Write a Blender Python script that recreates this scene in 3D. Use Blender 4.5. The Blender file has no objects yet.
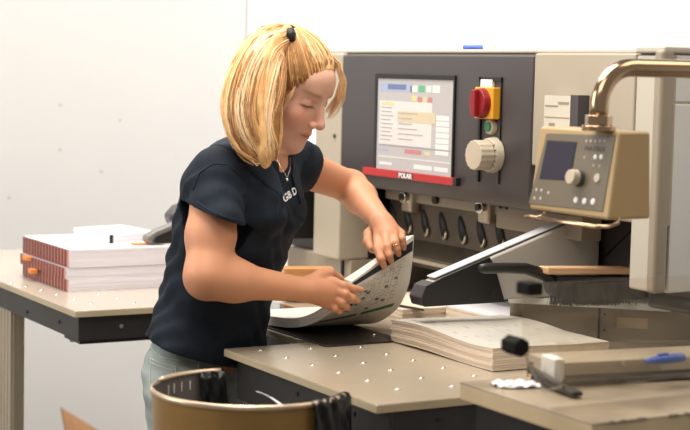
import bpy, math, random
import numpy as np
from mathutils import Vector, Matrix
rng = random.Random(7)
SC = bpy.context.scene
COL = SC.collection

# ---------------------------------------------------------------- camera, light, exposure
def setup():
    th, pitch, roll = math.radians(29.6), math.radians(5.0), math.radians(1.3)
    v = Vector((-math.cos(th)*math.cos(pitch), math.sin(th)*math.cos(pitch), -math.sin(pitch)))
    r = Vector((math.sin(th), math.cos(th), 0)); u = r.cross(v)
    R = r*math.cos(roll)+u*math.sin(roll); U = -r*math.sin(roll)+u*math.cos(roll)
    m = Matrix((R, U, -v)).transposed().to_4x4(); m.translation = Vector((2.78, -1.58, 1.5))
    cd = bpy.data.cameras.new('camera'); c = bpy.data.objects.new('camera', cd); COL.objects.link(c)
    c.matrix_world = m; cd.sensor_width = 36; cd.lens = 1629*36/690; cd.clip_start = 0.1; cd.clip_end = 60
    cd.dof.use_dof = True; cd.dof.focus_distance = 3.6; cd.dof.aperture_fstop = 4.2
    SC.camera = c
setup()
W = bpy.data.worlds.new('world'); SC.world = W; W.use_nodes = True
W.node_tree.nodes['Background'].inputs[0].default_value = (1.0, .94, .86, 1)
W.node_tree.nodes['Background'].inputs[1].default_value = 0.30
def area(name, loc, target, sx, sy, power, col=(1, 1, 1)):
    ld = bpy.data.lights.new(name, 'AREA'); ld.shape = 'RECTANGLE'; ld.size = sx; ld.size_y = sy; ld.energy = power; ld.color = col
    o = bpy.data.objects.new(name, ld); COL.objects.link(o); o.location = loc
    o.rotation_euler = (Vector(target)-Vector(loc)).to_track_quat('-Z', 'Y').to_euler(); return o
area('ceiling_light', (-.5, -.2, 3.1), (-.5, -.1, 0), 2.4, 1.3, 100, (1, .95, .88))
area('ceiling_light', (1.2, 1.6, 3.2), (1.0, 1.4, 0), 1.6, 1.2, 22, (1, .90, .78))
area('window_light', (-1.6, -2.9, 2.3), (-.5, .2, 1.15), 1.8, 1.6, 62, (1, .98, .95))
area('back_light', (-2.0, 2.4, 3.0), (-3.4, 2.5, 1.6), 1.6, 1.0, 34, (1, .99, .97))  # added light, whitens the wall panel beyond the seam
area('back_light', (-.6, 1.9, 3.2), (-1.2, 3.3, 1.9), 3.0, .8, 60, (1, .99, .97))  # added light, whitens the back wall above the machine
area('front_light', (1.5, -1.6, 3.1), (-.4, .1, 1.0), 1.6, 1.2, 24, (1, .95, .88))
area('wall_gradient_fill', (-2.75, .2, 3.3), (-3.4, .2, 2.2), .3, 3.4, 36, (1, .985, .97))  # added light, makes the left wall fall off from a brighter top
SC.view_settings.view_transform = 'Standard'; SC.view_settings.look = 'None'
SC.view_settings.exposure = 0.0; SC.view_settings.gamma = 1.0; SC.view_settings.use_curve_mapping = False

# ---------------------------------------------------------------- materials
def mat(name, c, rough=.5, metal=0., var=.06, scale=8., bump=0., bscale=60., stretch=None, spec=None, sss=0., emit=None, coat=0.):
    m = bpy.data.materials.new(name); m.use_nodes = True; nt = m.node_tree; N = nt.nodes; L = nt.links
    p = N['Principled BSDF']; p.inputs['Roughness'].default_value = rough; p.inputs['Metallic'].default_value = metal
    if spec is not None: p.inputs['Specular IOR Level'].default_value = spec
    if coat: p.inputs['Coat Weight'].default_value = coat
    if sss:
        p.inputs['Subsurface Weight'].default_value = sss; p.inputs['Subsurface Radius'].default_value = (.012, .005, .003); p.inputs['Subsurface Scale'].default_value = 1.
    tc = N.new('ShaderNodeTexCoord'); mp = N.new('ShaderNodeMapping'); L.new(tc.outputs['Object'], mp.inputs[0])
    if stretch: mp.inputs['Scale'].default_value = stretch
    nz = N.new('ShaderNodeTexNoise'); nz.inputs['Scale'].default_value = scale; nz.inputs['Detail'].default_value = 4; L.new(mp.outputs[0], nz.inputs['Vector'])
    cr = N.new('ShaderNodeValToRGB'); e = cr.color_ramp.elements
    e[0].position = .3; e[1].position = .7
    e[0].color = tuple(max(0, x*(1-var)) for x in c)+(1,); e[1].color = tuple(min(1, x*(1+var)) for x in c)+(1,)
    L.new(nz.outputs['Fac'], cr.inputs[0]); L.new(cr.outputs[0], p.inputs['Base Color'])
    if emit: p.inputs['Emission Strength'].default_value = emit; L.new(cr.outputs[0], p.inputs['Emission Color'])
    if bump:
        n2 = N.new('ShaderNodeTexNoise'); n2.inputs['Scale'].default_value = bscale; n2.inputs['Detail'].default_value = 3; L.new(mp.outputs[0], n2.inputs['Vector'])
        b = N.new('ShaderNodeBump'); b.inputs['Strength'].default_value = bump; b.inputs['Distance'].default_value = .004
        L.new(n2.outputs['Fac'], b.inputs['Height']); L.new(b.outputs[0], p.inputs['Normal'])
    return m
def attr_mat(name, rough=.5, sss=0., spec=.5, emit=None, bump=0., bscale=150.):
    m = mat(name, (1, 1, 1), rough=rough, sss=sss, spec=spec, bump=bump, bscale=bscale); nt = m.node_tree; p = nt.nodes['Principled BSDF']
    a = nt.nodes.new('ShaderNodeAttribute'); a.attribute_name = 'tint'
    nt.links.new(a.outputs['Color'], p.inputs['Base Color'])
    if emit: nt.links.new(a.outputs['Color'], p.inputs['Emission Color']); p.inputs['Emission Strength'].default_value = emit
    return m
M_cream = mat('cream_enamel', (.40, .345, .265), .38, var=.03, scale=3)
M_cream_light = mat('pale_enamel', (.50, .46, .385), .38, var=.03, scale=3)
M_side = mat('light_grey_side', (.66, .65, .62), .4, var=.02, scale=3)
M_cream_dark = mat('dark_beige_enamel', (.31, .26, .195), .4, var=.05, scale=3)  # darker beige for rim, rail, low housings and small marks
M_panel = mat('anthracite_enamel', (.068, .060, .062), .42, var=.05, scale=4)
M_black = mat('black_plastic', (.012, .011, .011), .38, var=.2)
M_blacksteel = mat('black_painted_steel', (.022, .019, .018), .42, var=.2, bump=.15, bscale=120)
M_mattb = mat('matt_black_rubber', (.010, .008, .007), .8, spec=.15)
M_gap = mat('dark_gap', (.01, .009, .008), .6)
M_top = mat('satin_table_top', (.43, .36, .265), .24, metal=.25, var=.08, scale=2.2, bump=.03, bscale=14)
M_topedge = mat('brass_toned_table_edge', (.52, .42, .27), .35, metal=.2, var=.08)
M_topL = mat('pale_table_top', (.52, .46, .38), .22, metal=.2, var=.06, scale=2)
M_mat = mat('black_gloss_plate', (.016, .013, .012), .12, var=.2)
M_steel = mat('bright_steel', (.75, .72, .66), .2, metal=1., var=.1)
M_alu = mat('anodised_aluminium', (.55, .47, .36), .35, metal=.75, var=.08, stretch=(8, 8, .5))
M_beam = mat('knife_bar_steel', (.13, .105, .078), .34, metal=.55, var=.18, scale=10)
M_slot = mat('dark_slot', (.035, .028, .022), .5)
M_red = mat('red_enamel', (.42, .018, .018), .35)
M_redk = mat('red_knob_plastic', (.24, .010, .014), .32)
M_yellow = mat('yellow_plate', (.72, .33, .02), .4)
M_green = mat('green_button', (.03, .20, .07), .3)
M_knob = mat('ivory_knob', (.54, .46, .345), .36, var=.03)
M_white = mat('white_plastic', (.8, .78, .74), .4, var=.03)
M_greyA = mat('silver_grey_enamel', (.46, .42, .37), .36, var=.04)
M_greyd = mat('grey_guard_top', (.17, .155, .14), .4, var=.04)
M_whiteA = mat('pale_silver_strip', (.60, .61, .64), .3, var=.03)
M_paper = mat('white_paper', (.80, .78, .80), .6, var=.04, scale=30)
M_paperE = mat('cream_paper_edge', (.70, .58, .46), .65, var=.10, scale=6, stretch=(1, 1, 40), bump=.25, bscale=30)
M_paperL = mat('white_ream_edge', (.74, .70, .74), .65, var=.06, scale=6, stretch=(1, 1, 50), bump=.25, bscale=30)
M_cover = mat('dark_red_cover', (.15, .018, .014), .45, var=.15)
M_coverd = mat('pale_stripe', (.55, .27, .22), .5)
M_orange = mat('orange_tab', (.75, .26, .06), .5)
M_brown = mat('brown_cardboard', (.34, .17, .07), .7, var=.1)
M_wood = mat('beech_wood', (.55, .25, .08), .42, var=.18, scale=5, stretch=(1, 1, 12))
M_woodb = mat('brush_beech', (.66, .40, .22), .35, var=.12, scale=6, stretch=(6, 1, 12))
M_bristle = mat('grey_bristle', (.045, .044, .043), .6, var=.4, scale=60)
M_brass = mat('polished_bronze_tube', (.46, .32, .20), .16, metal=1., var=.05)
M_boxc = mat('tan_enamel', (.42, .285, .135), .36, var=.04)
M_boxf = mat('olive_grey_foil', (.150, .120, .078), .36, var=.05)
M_lcd = mat('dark_violet_display', (.034, .028, .046), .5, var=.1, spec=.2)
M_bin = mat('ochre_metal', (.34, .20, .065), .30, metal=.35, var=.25, scale=5, bump=.1, bscale=10)
M_binin = mat('grey_bin_inside', (.12, .10, .09), .42, var=.2, scale=10)
M_binrim = mat('worn_rim', (.62, .47, .33), .28, metal=.6, var=.2, scale=14)
M_bag = mat('black_bin_liner', (.006, .006, .006), .30, var=.3, bump=.4, bscale=30, spec=.3)
M_blue = mat('blue_plastic', (.02, .09, .42), .35)
M_jeans = mat('faded_denim', (.29, .33, .32), .8, var=.22, scale=14, bump=.3, bscale=300)
M_seam = mat('pale_denim_seam', (.55, .57, .52), .8, var=.2)
M_shirt = mat('navy_cotton', (.0085, .014, .023), .82, var=.2, scale=30, bump=.25, bscale=500, spec=.25)
M_shoe = mat('black_leather', (.02, .02, .02), .4)
M_print = mat('white_print', (.85, .85, .85), .6, var=.02)
M_darkprint = mat('dark_print', (.06, .05, .04), .6, var=.02)
M_gold = mat('gold_ring', (.85, .55, .18), .2, metal=1.)
M_floor = mat('grey_floor', (.22, .20, .18), .45, var=.15, scale=3)
M_skin = attr_mat('skin', .5, sss=.12, spec=.35, bump=.05)
M_leaf = mat('leaflet_paper', (.62, .56, .46), .6)
M_page = attr_mat('printed_page', .55)
M_screen = None

# ---------------------------------------------------------------- mesh builder
class MB:
    def __init__(s): s.v = []; s.f = []; s.m = []; s.cur = 0
    def add(s, vs, fs):
        o = len(s.v); s.v += [tuple(map(float, q)) for q in vs]; s.f += [tuple(i+o for i in f) for f in fs]; s.m += [s.cur]*len(fs); return s
    def box(s, x0, x1, y0, y1, z0, z1):
        return s.add([(x, y, z) for x in (x0, x1) for y in (y0, y1) for z in (z0, z1)],
                     [(0, 1, 3, 2), (4, 6, 7, 5), (0, 4, 5, 1), (2, 3, 7, 6), (0, 2, 6, 4), (1, 5, 7, 3)])
    def obox(s, c, ax, ay, az):   # centre and three half-axis vectors
        c = Vector(c); ax, ay, az = Vector(ax), Vector(ay), Vector(az)
        return s.add([c+i*ax+j*ay+k*az for i in (-1, 1) for j in (-1, 1) for k in (-1, 1)],
                     [(0, 1, 3, 2), (4, 6, 7, 5), (0, 4, 5, 1), (2, 3, 7, 6), (0, 2, 6, 4), (1, 5, 7, 3)])
    def prism(s, poly, ext):
        n = len(poly); e = Vector(ext); p = [Vector(q) for q in poly]
        return s.add(p+[q+e for q in p], [tuple(range(n))[::-1], tuple(range(n, 2*n))]+[(i, (i+1) % n, n+(i+1) % n, n+i) for i in range(n)])
    def cyl(s, p0, p1, r0, r1=None, n=20, cap=True):
        return s.tube([p0, p1], [r0, r0 if r1 is None else r1], n, cap)
    def tube(s, pts, r, n=12, cap=True, ell=1.0):
        pts = [Vector(p) for p in pts]; k = len(pts)
        if not hasattr(r, '__len__'): r = [r]*k
        rings = []; up = None
        for i, p in enumerate(pts):
            t = (pts[min(i+1, k-1)]-pts[max(i-1, 0)]).normalized()
            if up is None: up = Vector((0, 0, 1)) if abs(t.z) < .9 else Vector((0, 1, 0))
            a = (up-t*up.dot(t)).normalized(); b = t.cross(a); up = a
            rings += [p+(a*math.cos(2*math.pi*j/n)+b*ell*math.sin(2*math.pi*j/n))*r[i] for j in range(n)]
        fs = [(i*n+j, i*n+(j+1) % n, (i+1)*n+(j+1) % n, (i+1)*n+j) for i in range(k-1) for j in range(n)]
        if cap: fs += [tuple(range(n))[::-1], tuple(range((k-1)*n, k*n))]
        return s.add(rings, fs)
    def sphere(s, c, r, n=12, m=8, sc=(1, 1, 1)):
        vs = [(c[0], c[1], c[2]+r*sc[2])]
        for i in range(1, m):
            a = math.pi*i/m
            vs += [(c[0]+r*sc[0]*math.sin(a)*math.cos(2*math.pi*j/n), c[1]+r*sc[1]*math.sin(a)*math.sin(2*math.pi*j/n), c[2]+r*sc[2]*math.cos(a)) for j in range(n)]
        vs.append((c[0], c[1], c[2]-r*sc[2])); L = len(vs)-1
        fs = [(0, 1+j, 1+(j+1) % n) for j in range(n)]
        fs += [(1+i*n+j, 1+(i+1)*n+j, 1+(i+1)*n+(j+1) % n, 1+i*n+(j+1) % n) for i in range(m-2) for j in range(n)]
        fs += [(L, 1+(m-2)*n+(j+1) % n, 1+(m-2)*n+j) for j in range(n)]
        return s.add(vs, fs)
    def grid(s, P):   # P: rows of points
        r, c = len(P), len(P[0])
        return s.add([q for row in P for q in row], [(i*c+j, i*c+j+1, (i+1)*c+j+1, (i+1)*c+j) for i in range(r-1) for j in range(c-1)])
    def build(s, name, mats, parent=None, bevel=0., smooth=False, seg=2, colors=None, recalc=True):
        me = bpy.data.meshes.new(name)
        off = root_loc(parent)
        me.from_pydata([(a-off[0], b-off[1], c-off[2]) for a, b, c in s.v], [], s.f)
        mats = mats if isinstance(mats, (list, tuple)) else [mats]
        for m in mats: me.materials.append(m)
        me.polygons.foreach_set('material_index', s.m)
        if recalc:
            import bmesh
            bm = bmesh.new(); bm.from_mesh(me); bmesh.ops.recalc_face_normals(bm, faces=bm.faces); bm.to_mesh(me); bm.free()
        if colors is not None: set_colors(me, colors)
        o = bpy.data.objects.new(name, me); COL.objects.link(o); o.parent = parent
        if smooth: me.polygons.foreach_set('use_smooth', [True]*len(me.polygons))
        if bevel:
            b = o.modifiers.new('bevel', 'BEVEL'); b.width = bevel; b.segments = seg; b.limit_method = 'ANGLE'; b.angle_limit = math.radians(40)
            me.polygons.foreach_set('use_smooth', [True]*len(me.polygons))
            b.harden_normals = True
        return o
def set_colors(me, cols):
    a = me.color_attributes.new('tint', 'FLOAT_COLOR', 'POINT')
    c = np.ones((len(me.vertices), 4), np.float32); c[:, :3] = cols; a.data.foreach_set('color', c.ravel())
def root_loc(o):
    l = Vector((0, 0, 0))
    while o is not None: l = l+o.location; o = o.parent
    return l
def tag(o, label=None, cat=None, group=None, kind=None):
    if label: o['label'] = label
    if cat: o['category'] = cat
    if group: o['group'] = group
    if kind: o['kind'] = kind
    return o
def thing(name, loc, label, cat, group=None):
    o = bpy.data.objects.new(name, None); o.location = loc; o.empty_display_size = .1; COL.objects.link(o); return tag(o, label, cat, group)
def text(name, s, size, org, xd, yd, m, parent, bold=0.0, lift=.0006, fit=None):
    cu = bpy.data.curves.new(name, 'FONT'); cu.body = s; cu.size = size; cu.offset = bold; cu.extrude = .0003; cu.resolution_u = 2
    t = bpy.data.objects.new(name, cu); COL.objects.link(t)
    me = bpy.data.meshes.new_from_object(t); bpy.data.objects.remove(t)
    xd, yd = Vector(xd), Vector(yd).normalized(); sx = xd.length; xd = xd/sx; n = xd.cross(yd); off = root_loc(parent)
    w = max(v.co.x for v in me.vertices); sc = (fit/w) if fit else 1.
    for v in me.vertices: c = v.co.copy(); v.co = Vector(org)+xd*c.x*sc+yd*c.y+n*(c.z+lift)-off
    me.materials.append(m); o = bpy.data.objects.new(name, me); COL.objects.link(o); o.parent = parent; return o
def copy_part(o, parent, delta):
    c = o.copy(); COL.objects.link(c); c.parent = parent; c.location = Vector(o.location)+Vector(delta); return c

# ---------------------------------------------------------------- room
tag(MB().box(-3.6, 4, -4, 4, -.1, 0).build('floor', M_floor), kind='structure')
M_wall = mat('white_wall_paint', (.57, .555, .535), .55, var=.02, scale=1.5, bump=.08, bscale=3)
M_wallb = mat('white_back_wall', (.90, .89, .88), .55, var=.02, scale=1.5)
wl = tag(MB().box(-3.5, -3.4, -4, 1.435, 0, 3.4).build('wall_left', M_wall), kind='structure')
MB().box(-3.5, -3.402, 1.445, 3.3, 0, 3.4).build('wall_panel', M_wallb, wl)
for q in [(-3.4, 0.6233, 1.168), (-3.4, 0.7966, 1.079), (-3.4, 0.4158, 0.9805), (-3.4, 1.304, 0.3933), (-3.4, 1.075, 0.432), (-3.4, 0.8758, 1.288), (-3.4, 0.6219, 1.346)]:
    MB().cyl((-3.401, q[1], q[2]), (-3.397, q[1], q[2]), .0045, n=8).build('wall_screw', M_cream_dark, wl)
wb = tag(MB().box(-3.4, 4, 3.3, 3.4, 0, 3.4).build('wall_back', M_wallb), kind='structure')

# ---------------------------------------------------------------- paper cutter
cut = thing('paper_cutter', (-.5, .9, 0), 'large beige and anthracite paper cutting machine with touch screen and control panel', 'machine')
b = MB(); b.box(-1.24, .232, .62, 1.9, 1.20, 1.553); b.box(-1.24, .14, 1.0, 1.9, 0, 1.2)
b.build('body', M_cream, cut, bevel=.006)
MB().box(-1.245, .2, .615, 1.9, 1.553, 1.562).build('top_cover', M_cream_light, cut, bevel=.003)
MB().box(-1.24, -1.092, .6, .7, .985, 1.553).build('left_side_cover', M_cream, cut, bevel=.008)
b = MB(); b.prism([(-1.09, .6, 1.548), (-1.09, .6, 1.232), (-1.09, .625, 1.195), (-1.09, .75, 1.185), (-1.09, .75, 1.548)], (.875, 0, 0))
pn = b.build('control_panel', M_panel, cut, bevel=.005)
MB().box(-.212, .14, .6, .7, 1.30, 1.553).build('right_front_cover', M_cream, cut, bevel=.005)
b = MB(); b.box(.143, .205, .6, .66, 1.065, 1.55); b.build('end_post', M_cream_light, cut, bevel=.006)
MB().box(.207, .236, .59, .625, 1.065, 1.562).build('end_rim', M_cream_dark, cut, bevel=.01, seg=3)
MB().box(.142, .236, .595, 1.9, 1.553, 1.568).build('end_cap', M_cream_light, cut, bevel=.005)
MB().box(.19, .233, .63, 1.9, 1.065, 1.452).build('side_panel', M_side, cut, bevel=.003)
MB().box(.19, .233, .63, 1.9, 1.455, 1.55).build('side_panel', M_side, cut, bevel=.003)
MB().box(-.42, (-0.11, 0.82, 1.042)[0], .82, .86, .993, 1.19).build('lower_black_panel', M_panel, cut, bevel=.004)
MB().cyl((-0.2803, 0.818, 1.034), (-0.121, 0.818, 1.151), .0022, n=6).build('panel_joint', M_gap, cut)
MB().box(-1.55, -1.245, .66, 1.4, .985, 1.26).build('left_black_box', M_black, cut, bevel=.004)
# screws
b = MB()
for q in [(-1.123, 0.6, 1.326), (-1.132, 0.6, 1.517)]: MB().cyl((q[0], .603, q[2]), (q[0], .596, q[2]), .006, n=10).build('cover_screw', M_beam, cut)
for s_ in (b, ): pass
# screen recess: frame
def yquad(bld, a, b_, y, t=.002):   # box on the plane y from px corner a (left, top) to b
    bld.box(a[0], b_[0], y-t, y, min(a[2], b_[2]), max(a[2], b_[2]))
sc = thing  # placeholder
x0, x1, z0, z1 = -.893, -.532, 1.252, 1.487
b = MB()
for a in ((x0-.012, x1+.006, z1, z1+.012), (x0-.012, x0, z0-.004, z1), (x1, x1+.006, z0-.004, z1), (x0-.012, x1+.006, z0-.012, z0)):
    b.box(a[0], a[1], .594, .604, a[2], a[3])
fr = b.build('screen_surround', M_black, cut, bevel=.001)
def ui(c, e=.26): return mat('screen_colour', tuple(x*.8 for x in c), .25, var=.02, scale=40, emit=e)
U_bg = ui((.46, .43, .42)); U_win = ui((.66, .62, .58)); U_y = ui((.60, .50, .34)); U_b = ui((.14, .18, .32)); U_g = ui((.10, .42, .20)); U_r = ui((.52, .20, .20)); U_w = ui((.72, .69, .66)); U_t = ui((.33, .30, .29)); U_lb = ui((.36, .40, .55)); U_ly = ui((.62, .56, .28))
scr = MB().box(x0, x1, .597, .602, z0, z1).build('screen', U_bg, cut)
def uirect(px0, py0, px1, py1, m, lev=1):     # coordinates in the 640x430 layout of the display page
    X = lambda p: x0+(x1-x0)*p/640; Z = lambda p: z1-(z1-z0)*p/430
    b = MB(); b.box(X(px0), X(px1), .597-.0004*lev, .597-.0004*(lev-1), Z(py1), Z(py0)); return b.build('screen_field', m, scr)
uirect(20, 105, 470, 310, U_win); uirect(20, 20, 300, 60, U_lb); uirect(90, 26, 250, 50, U_b, 2)
uirect(180, 150, 500, 200, U_y, 2); uirect(40, 110, 150, 125, U_ly, 2)
for i in range(9): uirect(35, 135+i*19, 120+rng.random()*40, 139+i*19, U_t, 2)
for i in range(6): uirect(190, 158+i*24, 300+rng.random()*120, 161+i*24, U_t, 3)
uirect(355, 28, 405, 58, U_g); uirect(350, 80, 385, 105, U_r); uirect(392, 80, 425, 105, U_ly); uirect(432, 80, 470, 105, U_r)
uirect(420, 28, 460, 58, U_w); uirect(470, 25, 530, 60, U_w); uirect(285, 30, 345, 60, U_w); uirect(300, 75, 340, 100, U_ly)
for i in range(7): uirect(505, 160+i*26, 610, 182+i*26, U_w)
uirect(20, 312, 625, 318, U_t); uirect(250, 325, 390, 345, U_r); uirect(420, 330, 460, 345, U_ly); uirect(20, 332, 100, 342, U_lb)
uirect(330, 392, 480, 412, U_w); uirect(500, 392, 610, 412, U_w); uirect(30, 395, 140, 408, U_w); uirect(20, 366, 625, 372, U_win)
# red bar with lettering
a, c = (-0.9346, 0.594, 1.244), (-0.4989, 0.594, 1.25)
rb = MB().box(-.948, -.512, .588, .6, 1.233, 1.252).build('red_bar', M_red, cut, bevel=.001)
rb2 = MB().box(-.512, -.497, .587, .6, 1.233, 1.252).build('bar_end_cap', M_black, cut)
MB().box(-.765, -.695, .5872, .589, 1.2345, 1.2505).build('brand_plate', M_panel, rb)
text('brand_lettering', 'POLAR', .017, (-.762, .5871, 1.2365), (1, 0, 0), (0, 0, 1), M_white, rb, bold=.0005, fit=.064)
# switch strip
sw = MB(); sx0, sx1, sz0, sz1 = (-0.4223, 0.6, 1.494)[0], (-0.3322, 0.6, 1.496)[0], (-0.4051, 0.6, 1.249)[2], (-0.3851, 0.6, 1.497)[2]
b = MB(); b.box(sx0, sx0+.009, .594, .602, sz0, sz1); b.box(sx0, sx1, .594, .602, sz1-.010, sz1); b.box(sx1-.003, sx1, .596, .602, sz0, sz1)
b.build('switch_surround', M_black, cut, bevel=.001)
MB().box((-0.3925, 0.6, 1.481)[0]-.02, (-0.3925, 0.6, 1.481)[0]+.028, .592, .6, (-0.3925, 0.6, 1.481)[2]-.008, (-0.3925, 0.6, 1.481)[2]+.010).build('switch_tag', M_white, cut, bevel=.001)
q = (-0.3819, 0.6, 1.436); cx0, cz0 = q[0], q[2]
yp = MB().box(cx0-.034, cx0+.044, .578, .6, cz0-.037, cz0+.037).build('main_switch_plate', M_yellow, cut, bevel=.003)
MB().cyl((cx0, .580, cz0), (cx0, .562, cz0), .036, .033, 28).build('main_switch_knob', M_redk, yp, bevel=.002)
MB().obox((cx0, .557, cz0), (.009, 0, 0), (0, .007, 0), (0, 0, .031)).build('switch_grip', M_redk, yp, bevel=.003)
q = (-0.3675, 0.595, 1.381); cx1, cz1 = q[0], q[2]
bt = MB().cyl((cx1, .6, cz1), (cx1, .588, cz1), .019, .017, 20).build('button_ring', M_knob, cut, bevel=.001)
MB().cyl((cx1, .590, cz1), (cx1, .583, cz1), .012, .011, 16).build('green_button', M_green, bt)
q = (-0.3568, 0.59, 1.316); cx2, cz2 = q[0], q[2]
kn = MB().cyl((cx2, .6, cz2), (cx2, .578, cz2), .043, .039, 36).build('hand_wheel', M_knob, cut, bevel=.003, smooth=False)
b = MB()
pts = []
for i in range(64):
    a = 2*math.pi*i/64; r = .0335+(.0012 if i % 4 < 2 else -.0004); pts.append((cx2+r*math.cos(a), .577, cz2+r*math.sin(a)))
b.prism(pts, (0, -.037, 0)); b.build('wheel_grip', M_knob, kn, bevel=.0015)
b = MB()
for i in range(5): a = math.radians(-40+i*20); MB().obox((cx2+.0375*math.cos(a), .5775, cz2+.0375*math.sin(a)), (.0035*math.cos(a), 0, .0035*math.sin(a)), (0, .0006, 0), (-.0008*math.sin(a), 0, .0008*math.cos(a))).build('wheel_mark', M_darkprint, kn)

# knife zone
MB().box(-1.09, -.225, .76, .80, .98, 1.22).build('knife_bar', M_beam, cut, bevel=.003)
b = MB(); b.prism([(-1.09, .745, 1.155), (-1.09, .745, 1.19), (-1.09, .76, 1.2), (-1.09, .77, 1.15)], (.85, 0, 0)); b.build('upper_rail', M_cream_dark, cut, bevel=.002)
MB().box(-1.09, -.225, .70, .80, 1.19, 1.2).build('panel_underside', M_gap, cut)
slot0 = None
def slot_mesh():
    b = MB(); ring = []; n = 14
    for i in range(n):
        a = 2*math.pi*i/n; X = .016*math.cos(a)*(1-.25*math.sin(a)); Z = .034*math.sin(a); ring.append((X-Z*.35, 0, Z))
    b.prism([(x, .7605, z) for x, y, z in ring], (0, -.004, 0)); b.cur = 1
    cup = []
    for i in range(7):
        a = math.radians(-110+i*22); cup.append((.0125*math.cos(a)+.010, .755, -.020+.016*math.sin(a)))
    b.tube(cup, [.002, .0042, .005, .005, .0045, .0035, .002], 8)
    return b
for i, q in enumerate([(-1.068, 0.756, 1.107), (-0.9889, 0.756, 1.105), (-0.902, 0.756, 1.105), (-0.8131, 0.756, 1.105), (-0.7225, 0.756, 1.103), (-0.6353, 0.756, 1.104), (-0.5514, 0.756, 1.109), (-1.155, 0.756, 1.107)]):
    if slot0 is None:
        sb = slot_mesh(); sb.v = [(x+q[0], y, z+q[2]) for x, y, z in sb.v]; slot0 = sb.build('slot', [M_gap, M_alu], cut, smooth=True); q0 = q
    else: copy_part(slot0, cut, (q[0]-q0[0], 0, q[2]-q0[2]))
for q in [(-0.9528, 0.735, 1.169), (-0.5858, 0.735, 1.172)]:
    b = MB(); b.box(q[0]-.026, q[0]+.026, .728, .76, q[2]-.042, q[2]+.026); br = b.build('bolt_bracket', M_alu, cut, bevel=.008)
    MB().cyl((q[0], .730, q[2]), (q[0], .715, q[2]), .019, .017, 20).build('bolt_ring', M_steel, br, bevel=.002)
    MB().cyl((q[0], .717, q[2]), (q[0], .709, q[2]), .009, n=6).build('bolt_head', M_blacksteel, br)
q = (-0.8237, 0.745, 1.171)
MB().cyl((q[0], .75, q[2]), (q[0], .735, q[2]), .011, n=14).build('rail_bolt', M_slot, cut)
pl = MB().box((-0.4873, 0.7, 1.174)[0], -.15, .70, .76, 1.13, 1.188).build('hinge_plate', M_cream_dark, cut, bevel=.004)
for q in [(-0.4667, 0.7, 1.185), (-0.4414, 0.7, 1.185)]:
    MB().cyl((q[0], .702, q[2]), (q[0], .697, q[2]), .0065, n=12).build('hole', M_gap, pl)
MB().prism([(-1.09, .70, 1.008), (-1.09, .70, 1.02), (-1.09, .76, 1.055), (-1.09, .76, 1.01)], (.865, 0, 0)).build('press_ledge', M_beam, cut, bevel=.002)
MB().box(-1.09, -.225, .698, .704, 1.004, 1.014).build('ledge_lip', M_alu, cut, bevel=.001)
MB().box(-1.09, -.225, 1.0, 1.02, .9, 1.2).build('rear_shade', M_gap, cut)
# left low housing
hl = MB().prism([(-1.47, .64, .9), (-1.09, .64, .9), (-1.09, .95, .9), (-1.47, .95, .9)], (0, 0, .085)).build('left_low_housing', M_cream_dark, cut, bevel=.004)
MB().box(-1.135, -1.125, .634, .65, .90, .98).build('housing_gap', M_gap, hl)

# light guards (left and right) -- sloping arms
def guard(name, xo, xi, pts, label_parts):
    pass
gr = MB(); tipy = .332
prof = [(.332, .998), (.318, 1.012), (.322, 1.036), (.36, 1.052), (.80, 1.195), (.80, .998)]
g1 = MB().prism([(-.205, y, z) for y, z in prof], (-.046, 0, 0)).build('light_guard_arm', M_greyA, cut, bevel=.006)
g1['label'] = 'sloping grey guard arm with black tip'
b = MB(); b.prism([(-.2, .315, .994), (-.2, .308, 1.014), (-.2, .318, 1.040), (-.2, .36, 1.057), (-.2, .485, 1.098), (-.2, .50, 1.075), (-.2, .53, .994)], (-.004, 0, 0)); b.v = [(x+.004, y, z) for x, y, z in b.v]
b.build('side_cover', M_black, g1, bevel=.002)
b = MB(); b.prism([(-.2, .315, .994), (-.2, .308, 1.014), (-.2, .322, 1.040), (-.2, .345, 1.048), (-.2, .345, .994)], (-.052, 0, 0)); b.build('tip_cap', M_panel, g1, bevel=.004)
b = MB(); b.prism([(-.212, .35, 1.0525), (-.212, .80, 1.1985), (-.212, .80, 1.2025), (-.212, .35, 1.0565)], (-.034, 0, 0)); b.build('light_strip', M_whiteA, g1, bevel=.002)
q = (-0.25, 0.5406, 1.106)
MB().cyl((-.222, q[1], q[2]-.004), (-.222, q[1]-.002, q[2]+.004), .005, n=12).build('strip_screw', M_gap, g1)
for q in [(-0.2, 0.4341, 1.008), (-0.2, 0.4956, 1.016), (-0.2, 0.5153, 1.071)]:
    MB().cyl((-.197, q[1], q[2]), (-.1945, q[1], q[2]), .0045, n=10).build('cover_screw', M_blacksteel, g1)
g2 = MB().prism([(-1.35, y, z) for y, z in [(.165, 1.0175), (.14, 1.024), (.142, 1.040), (.17, 1.056), (.66, 1.235), (.66, 1.0175)]], (-.034, 0, 0)).build('light_guard_arm', M_greyd, cut, bevel=.010, seg=3)
g2['label'] = 'dark sloping guard arm at the far end'
b = MB(); b.prism([(-1.346, y, z) for y, z in [(.168, 1.019), (.158, 1.026), (.168, 1.042), (.66, 1.220), (.66, 1.019)]], (-.006, 0, 0)); b.build('side_cover', M_black, g2, bevel=.003)
MB().prism([(-1.41, y, z) for y, z in [(.245, 1.06), (.235, 1.09), (.26, 1.115), (.66, 1.25), (.66, 1.06)]], (-.05, 0, 0)).build('far_roller_cover', M_panel, cut, bevel=.01)

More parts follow.
